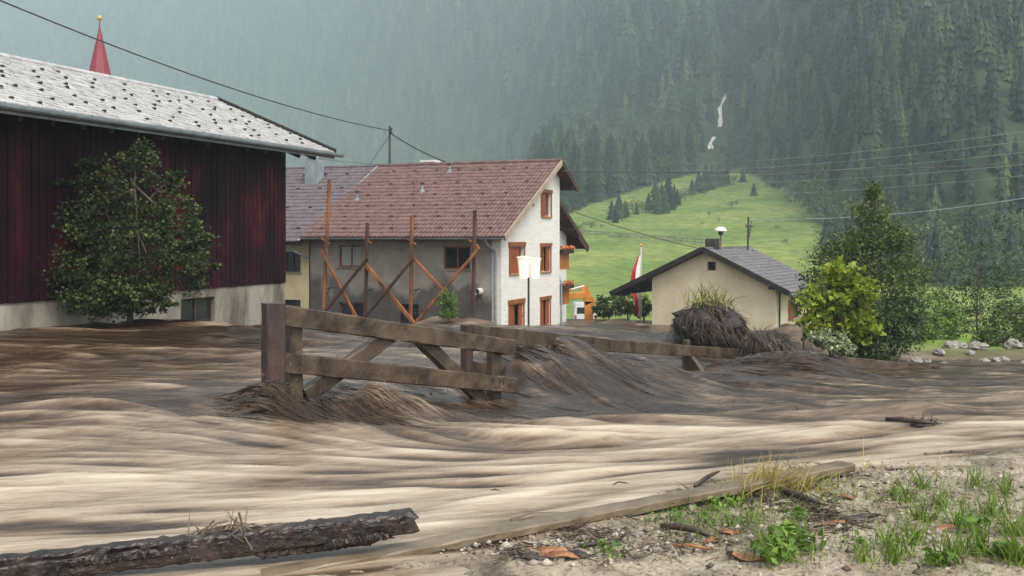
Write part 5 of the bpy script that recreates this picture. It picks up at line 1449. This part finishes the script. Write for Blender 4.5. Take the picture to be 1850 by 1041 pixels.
# ------------------------------------------------------------------ street lamp, banner, wires
M['lamp_glow'], n, l, b = new_mat('lit_lamp_glass')
b.inputs['Base Color'].default_value = (.9, .85, .7, 1)
b.inputs['Emission Color'].default_value = (1, .86, .62, 1)
b.inputs['Emission Strength'].default_value = .28
LY = 40.0
lp = thing('street_lamp', 'street lamp with two lit flared glass shades before the white gable', 'street lamp', W(955, 610, LY))
MB().tube([W(955, 620, LY), W(955, 502, LY)], .04, 8).build('pole', M['iron'], lp)
for (x_, w_, hgt) in ((946, 11, 37), (967, 9.5, 34)):
    y0_ = LY - (.12 if x_ == 950 else -.14)
    bz = W(x_, 503, y0_); s_ = y0_ / F
    sh_o = MB().lathe(bz, [(w_ * s_ * .72, 0), (w_ * s_ * .8, hgt * s_ * .4), (w_ * s_, hgt * s_)], 10).build('lamp_shade', M['lamp_glow'], lp)
    MB().lathe(bz + UPV * (hgt * s_ + .004), [(w_ * s_ * 1.25, 0), (w_ * s_ * 1.1, .04), (w_ * s_ * .3, .07)], 12).build('cap', M['white_wall'], sh_o)
fl = thing('banner', 'red and white vertical banner hanging from a pole beside the cottage', 'flag', W(1158, 580, 57.5))
M['flag_red'] = noisy('red_cloth', (.42, .02, .025), (.56, .04, .04), 4, .7, .1)
M['flag_white'] = noisy('white_cloth', (.66, .64, .60), (.78, .76, .72), 4, .7, .1)
MB().tube([W(1157, 590, 57.5), W(1158, 446, 57.5)], .035, 8).build('pole', M['white_wall'], fl)
MB().lathe(W(1158, 446, 57.5), [(.02, 0), (.08, .06), (.08, .12), (.02, .18)], 10).build('finial', M['copper'], fl)
for (o0, mname, nm) in ((0, 'flag_white', 'white_stripe'), (1, 'flag_red', 'red_stripe')):
    vs, fs = [], []
    N_ = 24
    for q in range(N_ + 1):
        t = q / N_
        cx_ = 1157 + 1.5 - 4 * math.sin(t * 3.1) * (1 - t) + 7 * max(0, t - .55) * math.sin((t - .5) * 6)
        py_ = 452 + t * 120
        wid = 7.5 * min(1, .25 + t * 2.8) * (1 - .15 * math.sin(t * 9))
        for e in (0, 1):
            xx = cx_ - (o0 + e) * wid
            vs.append(W(xx, py_ + (14 - 26 * t) * .0 + (10 * (o0 + e) * max(0, .35 - t)), 57.35 + .10 * math.sin(t * 8 + (o0 + e) * 1.6)))
    for q in range(N_):
        fs.append((2 * q, 2 * q + 1, 2 * q + 3, 2 * q + 2))
    MB().add(vs, fs).build(nm, M[mname], fl, smooth=True)

def wire(name, label, p0, p1, sag, r, mat='iron'):
    pts = []
    for q in range(25):
        t = q / 24
        p = Vector(p0).lerp(Vector(p1), t); p.z -= sag * 4 * t * (1 - t)
        pts.append(p)
    o = MB().tube(pts, r, 6).build(name, M[mat], org=p0)
    return tag(o, label, 'cable')
ms = thing('roof_mast', 'dark iron electricity mast rising from the farmhouse ridge', 'mast', W(704, 298, 55))
MB().tube([W(704, 302, 55), W(704, 228, 55)], .055, 8).build('pole', M['iron'], ms)
for y_ in (236, 242):
    MB().lathe(W(706, y_, 54.95), [(.04, 0), (.09, .04), (.09, .12), (.03, .16)], 8).build('insulator', M['iron'], ms)
wire('power_cable', 'dark power cable running from above the barn down to the roof mast', W(-260, -110, 24), W(704, 236, 55), .55, .022)
wire('power_cable', 'dark cable dropping from the roof mast behind the farmhouse roof', W(704, 240, 55), W(850, 306, 62), .25, .03)
wire('guy_wire', 'thin guy wire between roof mast and farmhouse ridge', W(704, 244, 55), W(662, 306, 55), .0, .014)
wire('service_cable', 'thin cable strung just above the tiled ridge', W(560, 285, 50), W(1010, 300, 52), .3, .012)
wire('overhead_line', 'dark overhead line crossing the forest from the gable peak', W(1016, 309, 51), W(1900, 292, 56), .25, .028)
wire('overhead_line', 'pale overhead line strung from the cable mast past the slender tree', W(1353, 397, 55.5), W(1900, 350, 50), .35, .022, 'zinc')
wire('telephone_wire', 'sagging telephone wire from the farmhouse to the cottage chimney', W(1012, 374, 53), W(1262, 449, 53), .12, .022)
for q, (y0_, y1_) in enumerate([(308, 240), (318, 262), (330, 286), (352, 306), (296, 222)]):
    wire('power_line', 'faint grey high power line before the dark forest', W(1240, y0_, 140), W(1960, y1_, 80), .6, .022, 'zinc')['group'] = 'high power lines across the valley'

# ------------------------------------------------------------------ excavator and van behind the farmhouse
M['digger'] = noisy('orange_machine_paint', (.52, .19, .025), (.66, .28, .05), 2.5, .45, .08)
M['rubber'] = noisy('dark_rubber', (.015, .014, .013), (.04, .036, .032), 6, .8, .3)
EY = 64.0
gx_ = W(985, 0, EY).x
gz_ = GZ(gx_, EY)
ex = thing('excavator', 'orange excavator with raised boom reaching out from behind the farmhouse', 'excavator', (gx_, EY, gz_))
for s_ in (-1, 1):
    MB().plank((gx_ - 3.0, EY + s_ * 1.0, gz_ + .42), (gx_ + .4, EY + s_ * 1.0, gz_ + .42), UPV, .84, .5, 6, .01, .2).build('track', M['rubber'], ex)
MB().box((gx_ - 1.5, EY, gz_ + 1.35), (1.5, 0, 0), (0, 1.2, 0), (0, 0, .45)).build('body', M['digger'], ex)
cb = MB().box((gx_ - .75, EY - .6, gz_ + 2.45), (.65, 0, 0), (0, .55, 0), (0, 0, .65)).build('cab', M['digger'], ex)
MB().box((gx_ - .72, EY - 1.165, gz_ + 2.6), (.48, 0, 0), (0, .012, 0), (0, 0, .38)).build('window', M['glass'], cb)
el = W(1056, 530, EY)
MB().plank((gx_ - .4, EY, gz_ + 1.7), W(1000, 537, EY), UPV, .42, .32, 4, .0, .02).build('boom', M['digger'], ex)
MB().plank(W(998, 537, EY), W(1058, 533, EY), UPV, .46, .32, 4, .0, .02, h1=.40).build('boom', M['digger'], ex)
MB().plank(W(1054, 518, EY + .02), W(1066, 548, EY + .02), Vector((1, 0, .2)), .46, .28, 3, .0, .02, h1=.66).build('stick', M['digger'], ex)
MB().plank(W(1065, 545, EY + .02), W(1063, 586, EY + .02), Vector((1, 0, 0)), .64, .28, 3, .0, .02, h1=.46).build('stick', M['digger'], ex)
MB().tube([W(1000, 529, EY), W(1032, 523, EY)], .085, 10).build('hydraulic_cylinder', M['digger'], ex)
MB().tube([W(1032, 523, EY), W(1056, 517, EY)], .065, 10).build('piston_rod', M['white_wall'], ex)
MB().plank(W(1064, 584, EY), W(1056, 600, EY), Vector((1, 0, 0)), .7, .9, 3, .0, .05).build('bucket', M['rust_dark'], ex)
VY = 82.0
vx, vz = W(1058, 0, VY).x, W(1058, 594, VY).z
M['van_white'] = noisy('white_van_paint', (.52, .53, .54), (.62, .63, .64), 2, .3, .0)
M['van_red'] = noisy('tail_lamp_red', (.35, .02, .02), (.5, .04, .03), 5, .3, 0)
vn = thing('parked_van', 'white van parked beyond the excavator arm', 'van', (vx, VY, vz))
vb_ = MB()
prof = [(-.88, .35), (.88, .35), (.90, 1.1), (.80, 1.75), (.70, 1.86), (-.70, 1.86), (-.80, 1.75), (-.90, 1.1)]
vs = [(vx + a_, VY + yy, vz + z_) for yy in (0, 4.2) for a_, z_ in prof]
vb_.add(vs, [tuple(range(7, -1, -1)), tuple(range(8, 16))] + [(q, (q + 1) % 8, 8 + (q + 1) % 8, 8 + q) for q in range(8)]).build('body', M['van_white'], vn)
for s_ in (-1, 1):
    MB().box((vx + s_ * .37, VY - .012, vz + 1.42), (.30, 0, 0), (0, .012, 0), (0, 0, .24)).build('rear_window', M['glass'], vn)
    MB().box((vx + s_ * .78, VY - .02, vz + .9), (.07, 0, 0), (0, .02, 0), (0, 0, .16)).build('tail_lamp', M['van_red'], vn)
    for yy in (.8, 3.4):
        MB().tube([(vx + s_ * .68, VY + yy, vz + .32), (vx + s_ * .9, VY + yy, vz + .32)], .32, 14).build('wheel', M['rubber'], vn)
MB().box((vx, VY - .06, vz + .48), (.86, 0, 0), (0, .06, 0), (0, 0, .09)).build('bumper', M['rubber'], vn)
hx = Vector(ray_ground(1668, 478, 90))
k_ = hx.y / F
ht = thing('field_hut', 'tiny pale hut among the dark trees beyond the slender tree', 'hut', hx)
MB().box(hx + UPV * 7 * k_, (4 * k_, 0, 0), (0, 6 * k_, 0), (0, 0, 8 * k_)).build('wall', M['white_wall'], ht)
slab([hx + Vector((a_ * k_, b_ * k_, (16 + a_ * .2) * k_)) for a_, b_ in ((-6, -8), (6, -8), (6, 8), (-6, 8))], .8 * k_).build('roof', M['dark_wood'], ht)

# ------------------------------------------------------------------ foreground: beams, drift, weeds
def FP(px, py, dz=0.0):
    """point of the mud bank seen at a photo point"""
    z = .16
    for _ in range(6):
        Y_ = (CZ - z) * F / (py - HY); x_ = (px - CX) / F * Y_
        z = max(BZ(x_, Y_), WZ(x_, Y_))
    return Vector((x_, Y_, z + dz))
M['plank_mud'] = noisy('silt_covered_plank', (.10, .074, .046), (.20, .155, .105), 3, .42, .3, (1, 1, 1), bscale=18)
M['beam_dark'] = noisy('wet_black_brown_beam', (.010, .006, .006), (.040, .024, .018), 5, .35, .7, (1, 1, 1), c3=(.11, .07, .045), lo=.40, hi=.78, bdist=.03)
pd = (W(1530, 842, 9.1) - W(590, 992, 6.72)); ph = Vector((-pd.y, pd.x, 0)).normalized()
pl = MB().plank(W(470, 1018, 6.5) - UPV * .09, W(1530, 842, 9.1), ph, .19, .06, 40, .005, .010, 31).build('silted_plank', M['plank_mud'], org=W(1060, 917, 7.9))
tag(pl, 'long silt covered plank lying along the edge of the mud bank', 'plank')
bt = thing('rotten_beam', 'dark wet rotten beam of splintered layers lying in the shallows', 'beam', W(742, 960, 7.0))
_e0, _e1 = W(742, 946, 7.0), W(-40, 1034, 6.25)
for q, (f0, f1, off, upz, h_, t_) in enumerate([(0, 1, 0, 0, .10, .17), (.0, .62, .01, .062, .05, .14), (.30, 1, -.02, .055, .05, .12), (.02, .45, .075, .02, .11, .03), (.40, .95, .07, -.02, .10, .03), (.10, .38, -.01, -.07, .05, .15), (.05, .2, .10, -.035, .05, .025), (.55, .8, .095, .02, .05, .02)]):
    MB().plank(_e0.lerp(_e1, f0) + Vector((0, -off, upz)), _e0.lerp(_e1, f1) + Vector((0, -off, upz - .01)), UPV, h_, t_, 44, .007, .012, 50 + q, ragged=.05).build('splintered_layer', M['beam_dark'], bt)
M['twig'] = noisy('grey_brown_twig', (.06, .042, .03), (.20, .15, .11), 8, .7, .3)
M['bark_orange'] = noisy('orange_torn_bark', (.06, .025, .012), (.20, .08, .032), 9, .6, .6, c3=(.36, .17, .07))
M['bark_dark'] = noisy('dark_wet_bark', (.012, .008, .006), (.055, .034, .024), 7, .45, .7)
# twigs tangled on the dark beam
tg = thing('twig_tangle', 'tangle of broken twigs caught on the dark beam', 'twigs', W(420, 955, 6.75))
rt = random.Random(77)
for q in range(34):
    px_ = rt.gauss(425, 45)
    c = W(px_, 962 - (px_ - 425) * .11 + rt.uniform(-12, 10), 6.7 + rt.uniform(-.1, .1))
    d_ = Vector((rt.gauss(0, 1), rt.gauss(0, .6), rt.gauss(.15, .45))).normalized() * rt.uniform(.05, .19)
    MB().tube([c - d_, c + Vector((rt.uniform(-.02, .02), 0, rt.uniform(0, .03))), c + d_], [rt.uniform(.004, .009), .006, .002], 5).build('twig', M['twig'], tg)
def stick(px0, py0, px1, py1, r_, mat, name, label, cat, group=None, lift=.015, seed=0):
    rs = random.Random(seed)
    p0, p1 = FP(px0, py0, lift), FP(px1, py1, lift)
    m1 = p0.lerp(p1, .33) + Vector((rs.uniform(-.01, .01), rs.uniform(-.02, .02), rs.uniform(0, .02))); m2 = p0.lerp(p1, .7) + Vector((rs.uniform(-.01, .01), rs.uniform(-.02, .02), rs.uniform(0, .02)))
    o = MB().tube([p0, m1, m2, p1], [r_ * .8, r_, r_ * .9, r_ * .35], 7).build(name, M[mat], org=p0, smooth=True)
    return tag(o, label, cat, group)
def bark(px, py, L_, w_, ang, mat, label, group, seed):
    rs = random.Random(seed)
    c = FP(px, py, .012)
    d_ = Vector((math.cos(ang), math.sin(ang), 0)); s_ = Vector((-d_.y, d_.x, 0))
    vs, n_ = [], 7
    for q in range(n_):
        t = q / (n_ - 1) - .5
        ww = w_ * (1 - (2 * t) ** 2 * .55) * rs.uniform(.75, 1.15)
        for e, h_ in ((-1, 0), (-.5, .6), (0, .85), (.5, .6), (1, 0)):
            vs.append(c + d_ * (t * L_ + rs.uniform(-.006, .006)) + s_ * (e * ww * .5) + UPV * (h_ * ww * .42 + rs.uniform(-.003, .003) + .012 * math.sin(t * 5 + seed)))
    fs = [(q * 5 + e, q * 5 + e + 1, q * 5 + e + 6, q * 5 + e + 5) for q in range(n_ - 1) for e in range(4)]
    o = MB().add(vs, fs).build('bark_piece', M[mat], org=c)
    md = o.modifiers.new('thickness', 'SOLIDIFY'); md.thickness = .008
    return tag(o, label, 'bark', group)
stick(925, 950, 1035, 937, .03, 'plank_mud', 'drift_log', 'pale round drift log tucked against the long plank', 'log', seed=1, lift=.03)
stick(905, 965, 1010, 945, .018, 'twig', 'drift_stick', 'thin bent stick lying before the pale drift log', 'stick', seed=2)
stick(1055, 965, 1092, 990, .014, 'twig', 'drift_stick', 'short forked stick pointing away from the drift log', 'stick', seed=3)
stick(1045, 992, 1100, 988, .016, 'bark_dark', 'drift_stick', 'short black stick beside the torn orange bark', 'stick', seed=4)
stick(1195, 962, 1285, 976, .026, 'bark_dark', 'drift_stick', 'dark tapering stick alone on pale mud', 'stick', seed=5, lift=.025)
stick(1215, 990, 1290, 1000, .012, 'bark_orange', 'drift_stick', 'thin reddish stick lying flat on pale mud', 'stick', seed=6)
stick(1255, 890, 1300, 862, .02, 'bark_dark', 'drift_stick', 'dark stub of branch leaning on the long plank', 'stick', seed=7, lift=.05)
stick(1378, 884, 1480, 918, .03, 'bark_dark', 'drift_stick', 'thick dark branch amid the matted drift line', 'stick', seed=8, lift=.04)
stick(1520, 946, 1590, 940, .022, 'bark_dark', 'drift_stick', 'dark broken branch beside the orange bark on the right of the leafy weeds', 'stick', seed=9, lift=.025)
stick(1315, 1004, 1340, 1017, .02, 'bark_dark', 'drift_stick', 'short dark stub near the reddish bark slab', 'stick', seed=10)
stick(1108, 880, 1135, 878, .006, 'bark_dark', 'drift_stick', 'small dark twig stranded in the shallows beyond the plank', 'stick', seed=11, lift=.02)
stick(1600, 762, 1690, 770, .03, 'bark_dark', 'drift_stick', 'dark branch stranded at the edge of the silt flat', 'stick', seed=12, lift=.03)
stick(885, 889, 915, 891, .005, 'bark_dark', 'drift_stick', 'thin dark twig drifting in pale shallow water', 'stick', seed=13, lift=.01)
for q, (px_, py_, L_, w_, a_, m_) in enumerate([(985, 1000, .30, .07, -.25, 'bark_orange'), (1010, 1010, .26, .06, -.2, 'bark_orange'), (1045, 1008, .22, .05, -.5, 'bark_dark'), (965, 1012, .16, .05, .1, 'bark_dark'), (1320, 962, .16, .06, .2, 'bark_orange'), (1355, 1012, .22, .07, -.5, 'bark_orange'), (1505, 950, .16, .06, 0, 'bark_orange'), (1535, 943, .24, .07, -.1, 'bark_dark'), (1285, 982, .10, .05, .4, 'bark_orange'), (1530, 905, .12, .04, .2, 'bark_orange'), (1440, 880, .2, .05, -.3, 'bark_dark'), (1330, 895, .3, .07, -.2, 'bark_dark'), (1375, 905, .26, .06, -.25, 'bark_dark'), (1700, 960, .2, .06, .3, 'bark_orange'), (1245, 985, .08, .04, 1, 'bark_dark')]):
    bark(px_, py_, L_, w_, a_, m_, 'strip of torn orange bark on the mud bank' if m_ == 'bark_orange' else 'strip of dark wet bark on the mud bank', 'orange bark on the bank' if m_ == 'bark_orange' else 'dark bark on the bank', q)
# matted drift line: a mass of fine twigs and stems
r = np.random.default_rng(9)
def on_bank(pxs, pys, lift=0.0):
    z = np.full(len(pxs), .16)
    for _ in range(6):
        Y_ = (CZ - z) * F / (pys - HY); x_ = (pxs - CX) / F * Y_
        z = np.maximum(bank_h(x_, Y_), WR(x_, Y_)) + CZ
    return np.stack([x_, Y_, z + lift], 1)
def bank_scatter(cent, n, seed):
    r = np.random.default_rng(seed)
    c = np.array(cent, float); k_ = r.integers(0, len(c), n)
    return on_bank(c[k_, 0] + r.normal(0, 1, n) * c[k_, 2], c[k_, 1] + np.clip(r.normal(0, 1, n), -2, 2) * c[k_, 3])
P = bank_scatter([(1300, 890, 30, 6), (1340, 898, 30, 8), (1400, 905, 35, 9), (1460, 915, 30, 9), (1250, 896, 25, 4), (1480, 930, 20, 8), (1440, 880, 25, 5), (930, 1000, 25, 8), (1060, 975, 30, 8), (1490, 862, 40, 5), (1020, 955, 30, 4), (1520, 950, 30, 8), (1180, 990, 60, 14), (1300, 960, 80, 20), (1600, 930, 70, 30), (1450, 850, 60, 6)], 2600, 3)
d_ = r.normal(size=(2600, 3)) * np.array([1, .8, .22])
Vs, Fs, tt = ribbons(P + np.array([0, 0, .012]), d_, r.uniform(.04, .20, 2600), .007, r.uniform(-.1, .5, 2600), 3, 3)
tag(np_mesh('drift_litter', Vs, Fs, M['brush'], attrs={'tint': tt}), 'matted line of fine twigs and dead stems on the mud bank', 'litter', kind='stuff')
# pebbles and clods
def pebbles(P, sz, seed):
    r = np.random.default_rng(seed); n = len(P)
    o_ = np.array([(1, 0, 0), (-1, 0, 0), (0, 1, 0), (0, -1, 0), (0, 0, .7), (0, 0, -.7)], float)
    f_ = np.array([(0, 2, 4), (2, 1, 4), (1, 3, 4), (3, 0, 4), (2, 0, 5), (1, 2, 5), (3, 1, 5), (0, 3, 5)])
    V_ = P[:, None] + o_[None] * (sz[:, None, None] * r.uniform(.6, 1.3, (n, 6, 1)))
    return V_.reshape(-1, 3), (np.arange(n)[:, None, None] * 6 + f_[None]).reshape(-1, 3), np.repeat(np.clip(r.normal(.5, .28, n), 0, 1), 6)
M['pebble'] = tinted('pebbles', [(0, (.05, .038, .028)), (.5, (.22, .18, .14)), (1, (.46, .41, .35))], .6)
P = np.concatenate([bank_scatter([(1250, 960, 160, 35), (1450, 960, 180, 40), (1600, 930, 120, 50), (1050, 985, 80, 18), (1640, 850, 80, 30), (1750, 950, 80, 50)], 5200, 4), bank_scatter([(1150, 915, 60, 6), (900, 990, 60, 10)], 500, 5)])
P = P[bank_d(P[:, 0], P[:, 1]) > -.1]
Vs, Fs, tt = pebbles(P, r.exponential(.007, len(P)) + .004, 4)
tag(np_mesh('pebbles', Vs, Fs, M['pebble'], attrs={'tint': tt}), 'scattered pebbles and crumbs of mud on the bank', 'pebbles', kind='stuff')
# grass and weeds
M['grass'] = tinted('grass_blades', [(0, (.05, .09, .012)), (.5, (.13, .22, .03)), (1, (.27, .34, .07))], .5, .25)
M['straw'] = tinted('golden_stems', [(0, (.20, .19, .035)), (.5, (.36, .29, .08)), (1, (.50, .38, .16))], .6, .2)
M['weed'] = tinted('weed_leaves', [(0, (.04, .09, .014)), (.5, (.11, .21, .03)), (1, (.24, .34, .07))], .5, .25)
def tuft(px, py, n, L_, mat, label, group, seed, lean=(0, 0), wd=.008, sprd=.05, droop=.7, name='grass_tuft', cat='grass'):
    r = np.random.default_rng(seed)
    c = FP(px, py)
    root = np.array(c) + r.normal(size=(n, 3)) * np.array([sprd, sprd, 0])
    root[:, 2] = np.maximum(bank_h(root[:, 0], root[:, 1]), WR(root[:, 0], root[:, 1])) + CZ - .01
    d_ = r.normal(0, .3, (n, 3)) + np.array([lean[0], lean[1], 1])
    Vs, Fs, tt = ribbons(root, d_, r.uniform(.45, 1.1, n) * L_, wd, r.uniform(.2, 1.6, n) * droop, 5, seed)
    o = np_mesh(name, Vs, Fs, M[mat], org=c, attrs={'tint': tt})
    return tag(o, label, cat, group)
for q, (px_, py_, n_, L_) in enumerate([(1285, 900, 14, .16), (1320, 950, 22, .14), (1390, 985, 26, .2), (1410, 1010, 30, .2), (1440, 965, 20, .16), (1600, 985, 22, .2), (1625, 1010, 30, .22), (1650, 985, 26, .22), (1670, 940, 26, .2), (1640, 905, 22, .2), (1615, 900, 16, .16), (1665, 880, 22, .2), (1700, 910, 26, .24), (1735, 950, 30, .24), (1720, 1005, 30, .24), (1770, 1000, 30, .26), (1790, 930, 30, .26), (1830, 970, 34, .28), (1840, 1020, 34, .28), (1560, 1015, 20, .16), (1355, 935, 16, .12), (1370, 890, 14, .14), (1470, 1000, 12, .1), (1760, 880, 24, .22), (1820, 890, 24, .22)]):
    tuft(px_, py_, n_ * 2, L_, 'grass', 'tuft of green grass blades sprouting from the pale mud', 'green grass tufts on the bank', 300 + q, sprd=.06, wd=.009)
for q, (px_, py_, n_, L_, ln) in enumerate([(1345, 893, 90, .36, (.55, .1)), (1385, 886, 80, .34, (.45, .1)), (1325, 897, 50, .28, (.7, .1)), (1365, 890, 70, .3, (.6, 0)), (1440, 884, 40, .28, (.3, .1)), (1475, 892, 26, .2, (.6, 0)), (1510, 876, 20, .18, (.4, .1))]):
    tuft(px_, py_, n_, L_, 'straw', 'flattened tuft of golden grass beside the long plank', 'golden grass along the plank', 340 + q, ln, .008, .07, .6)
for q, (px_, py_, L_, ln) in enumerate([(1388, 886, .56, (.25, 0)), (1400, 884, .50, (-.05, 0)), (1350, 905, .42, (-.05, 0)), (1306, 872, .18, (-.1, 0)), (1255, 895, .14, (0, 0)), (1525, 860, .30, (.1, 0)), (1560, 850, .34, (.5, 0)), (1595, 858, .2, (.1, 0)), (1490, 870, .26, (.4, 0)), (1660, 930, .3, (.1, 0)), (1690, 870, .3, (-.1, 0)), (1365, 890, .42, (.5, 0)), (1415, 884, .40, (.35, 0)), (1430, 884, .34, (.6, 0)), (1335, 894, .36, (.3, 0)), (1455, 882, .34, (-.2, 0)), (1395, 900, .4, (.1, 0)), (1375, 930, .34, (-.2, 0)), (1570, 900, .26, (.3, 0)), (1605, 880, .3, (0, 0)), (1640, 870, .3, (.2, 0)), (1540, 880, .22, (.5, 0))]):
    t_o = tuft(px_, py_, 3, L_, 'straw', 'single tall grass stem rising above the mud bank', 'tall grass stems', 360 + q, ln, .007, .012, .25, 'tall_grass')
P = bank_scatter([(1300, 930, 60, 20), (1420, 960, 70, 30), (1640, 940, 60, 50), (1760, 950, 70, 50), (1500, 900, 90, 20), (1250, 960, 70, 20), (1400, 880, 60, 8)], 2200, 12)
P = P[bank_d(P[:, 0], P[:, 1]) > .05]
r = np.random.default_rng(12)
Vs, Fs, tt = ribbons(P - np.array([0, 0, .01]), r.normal(0, .5, (len(P), 3)) + np.array([.2, 0, 1]), r.uniform(.03, .16, len(P)), .0045, r.uniform(.1, 1.5, len(P)), 4, 12)
tag(np_mesh('sparse_grass', Vs, Fs, M['grass'], attrs={'tint': tt}), 'sparse thin green blades scattered over the mud bank', 'grass', kind='stuff')
for q, (px_, py_, n_, s_) in enumerate([(1300, 925, 60, .045), (1280, 945, 46, .04), (1325, 920, 40, .045), (1232, 955, 26, .035), (1445, 940, 60, .045), (1425, 975, 70, .06), (1455, 990, 60, .06), (1410, 1000, 70, .06), (1390, 1018, 60, .06), (1215, 935, 16, .03), (1090, 1000, 30, .035), (1110, 1010, 20, .035), (1545, 1000, 30, .04), (1690, 1020, 60, .06), (1760, 960, 60, .06), (1810, 1010, 70, .06), (1180, 942, 10, .03)]):
    c = FP(px_, py_)
    t = thing('weed', 'low leafy green weed growing in the mud bank', 'weed', c, 'leafy weeds on the bank')
    r = np.random.default_rng(400 + q)
    P = np.array(c) + np.abs(r.normal(size=(n_, 3))) * np.sign(r.normal(size=(n_, 3))) * np.array([.055, .055, .0]) + np.array([0, 0, 1]) * r.uniform(.01, .09, (n_, 1))
    Vs, Fs, tt = leaves(P, s_, 400 + q, .7)
    np_mesh('foliage', Vs, Fs, M['weed'], t, attrs={'tint': tt})['kind'] = 'stuff'
    Vs, Fs, tt = ribbons(np.repeat(np.array(c)[None], 9, 0) + r.normal(0, .025, (9, 3)) * [1, 1, 0], r.normal(0, .35, (9, 3)) + [0, 0, 1], .1, .005, .3, 3, q)
    np_mesh('stems', Vs, Fs, M['weed'], t, attrs={'tint': tt})['kind'] = 'stuff'
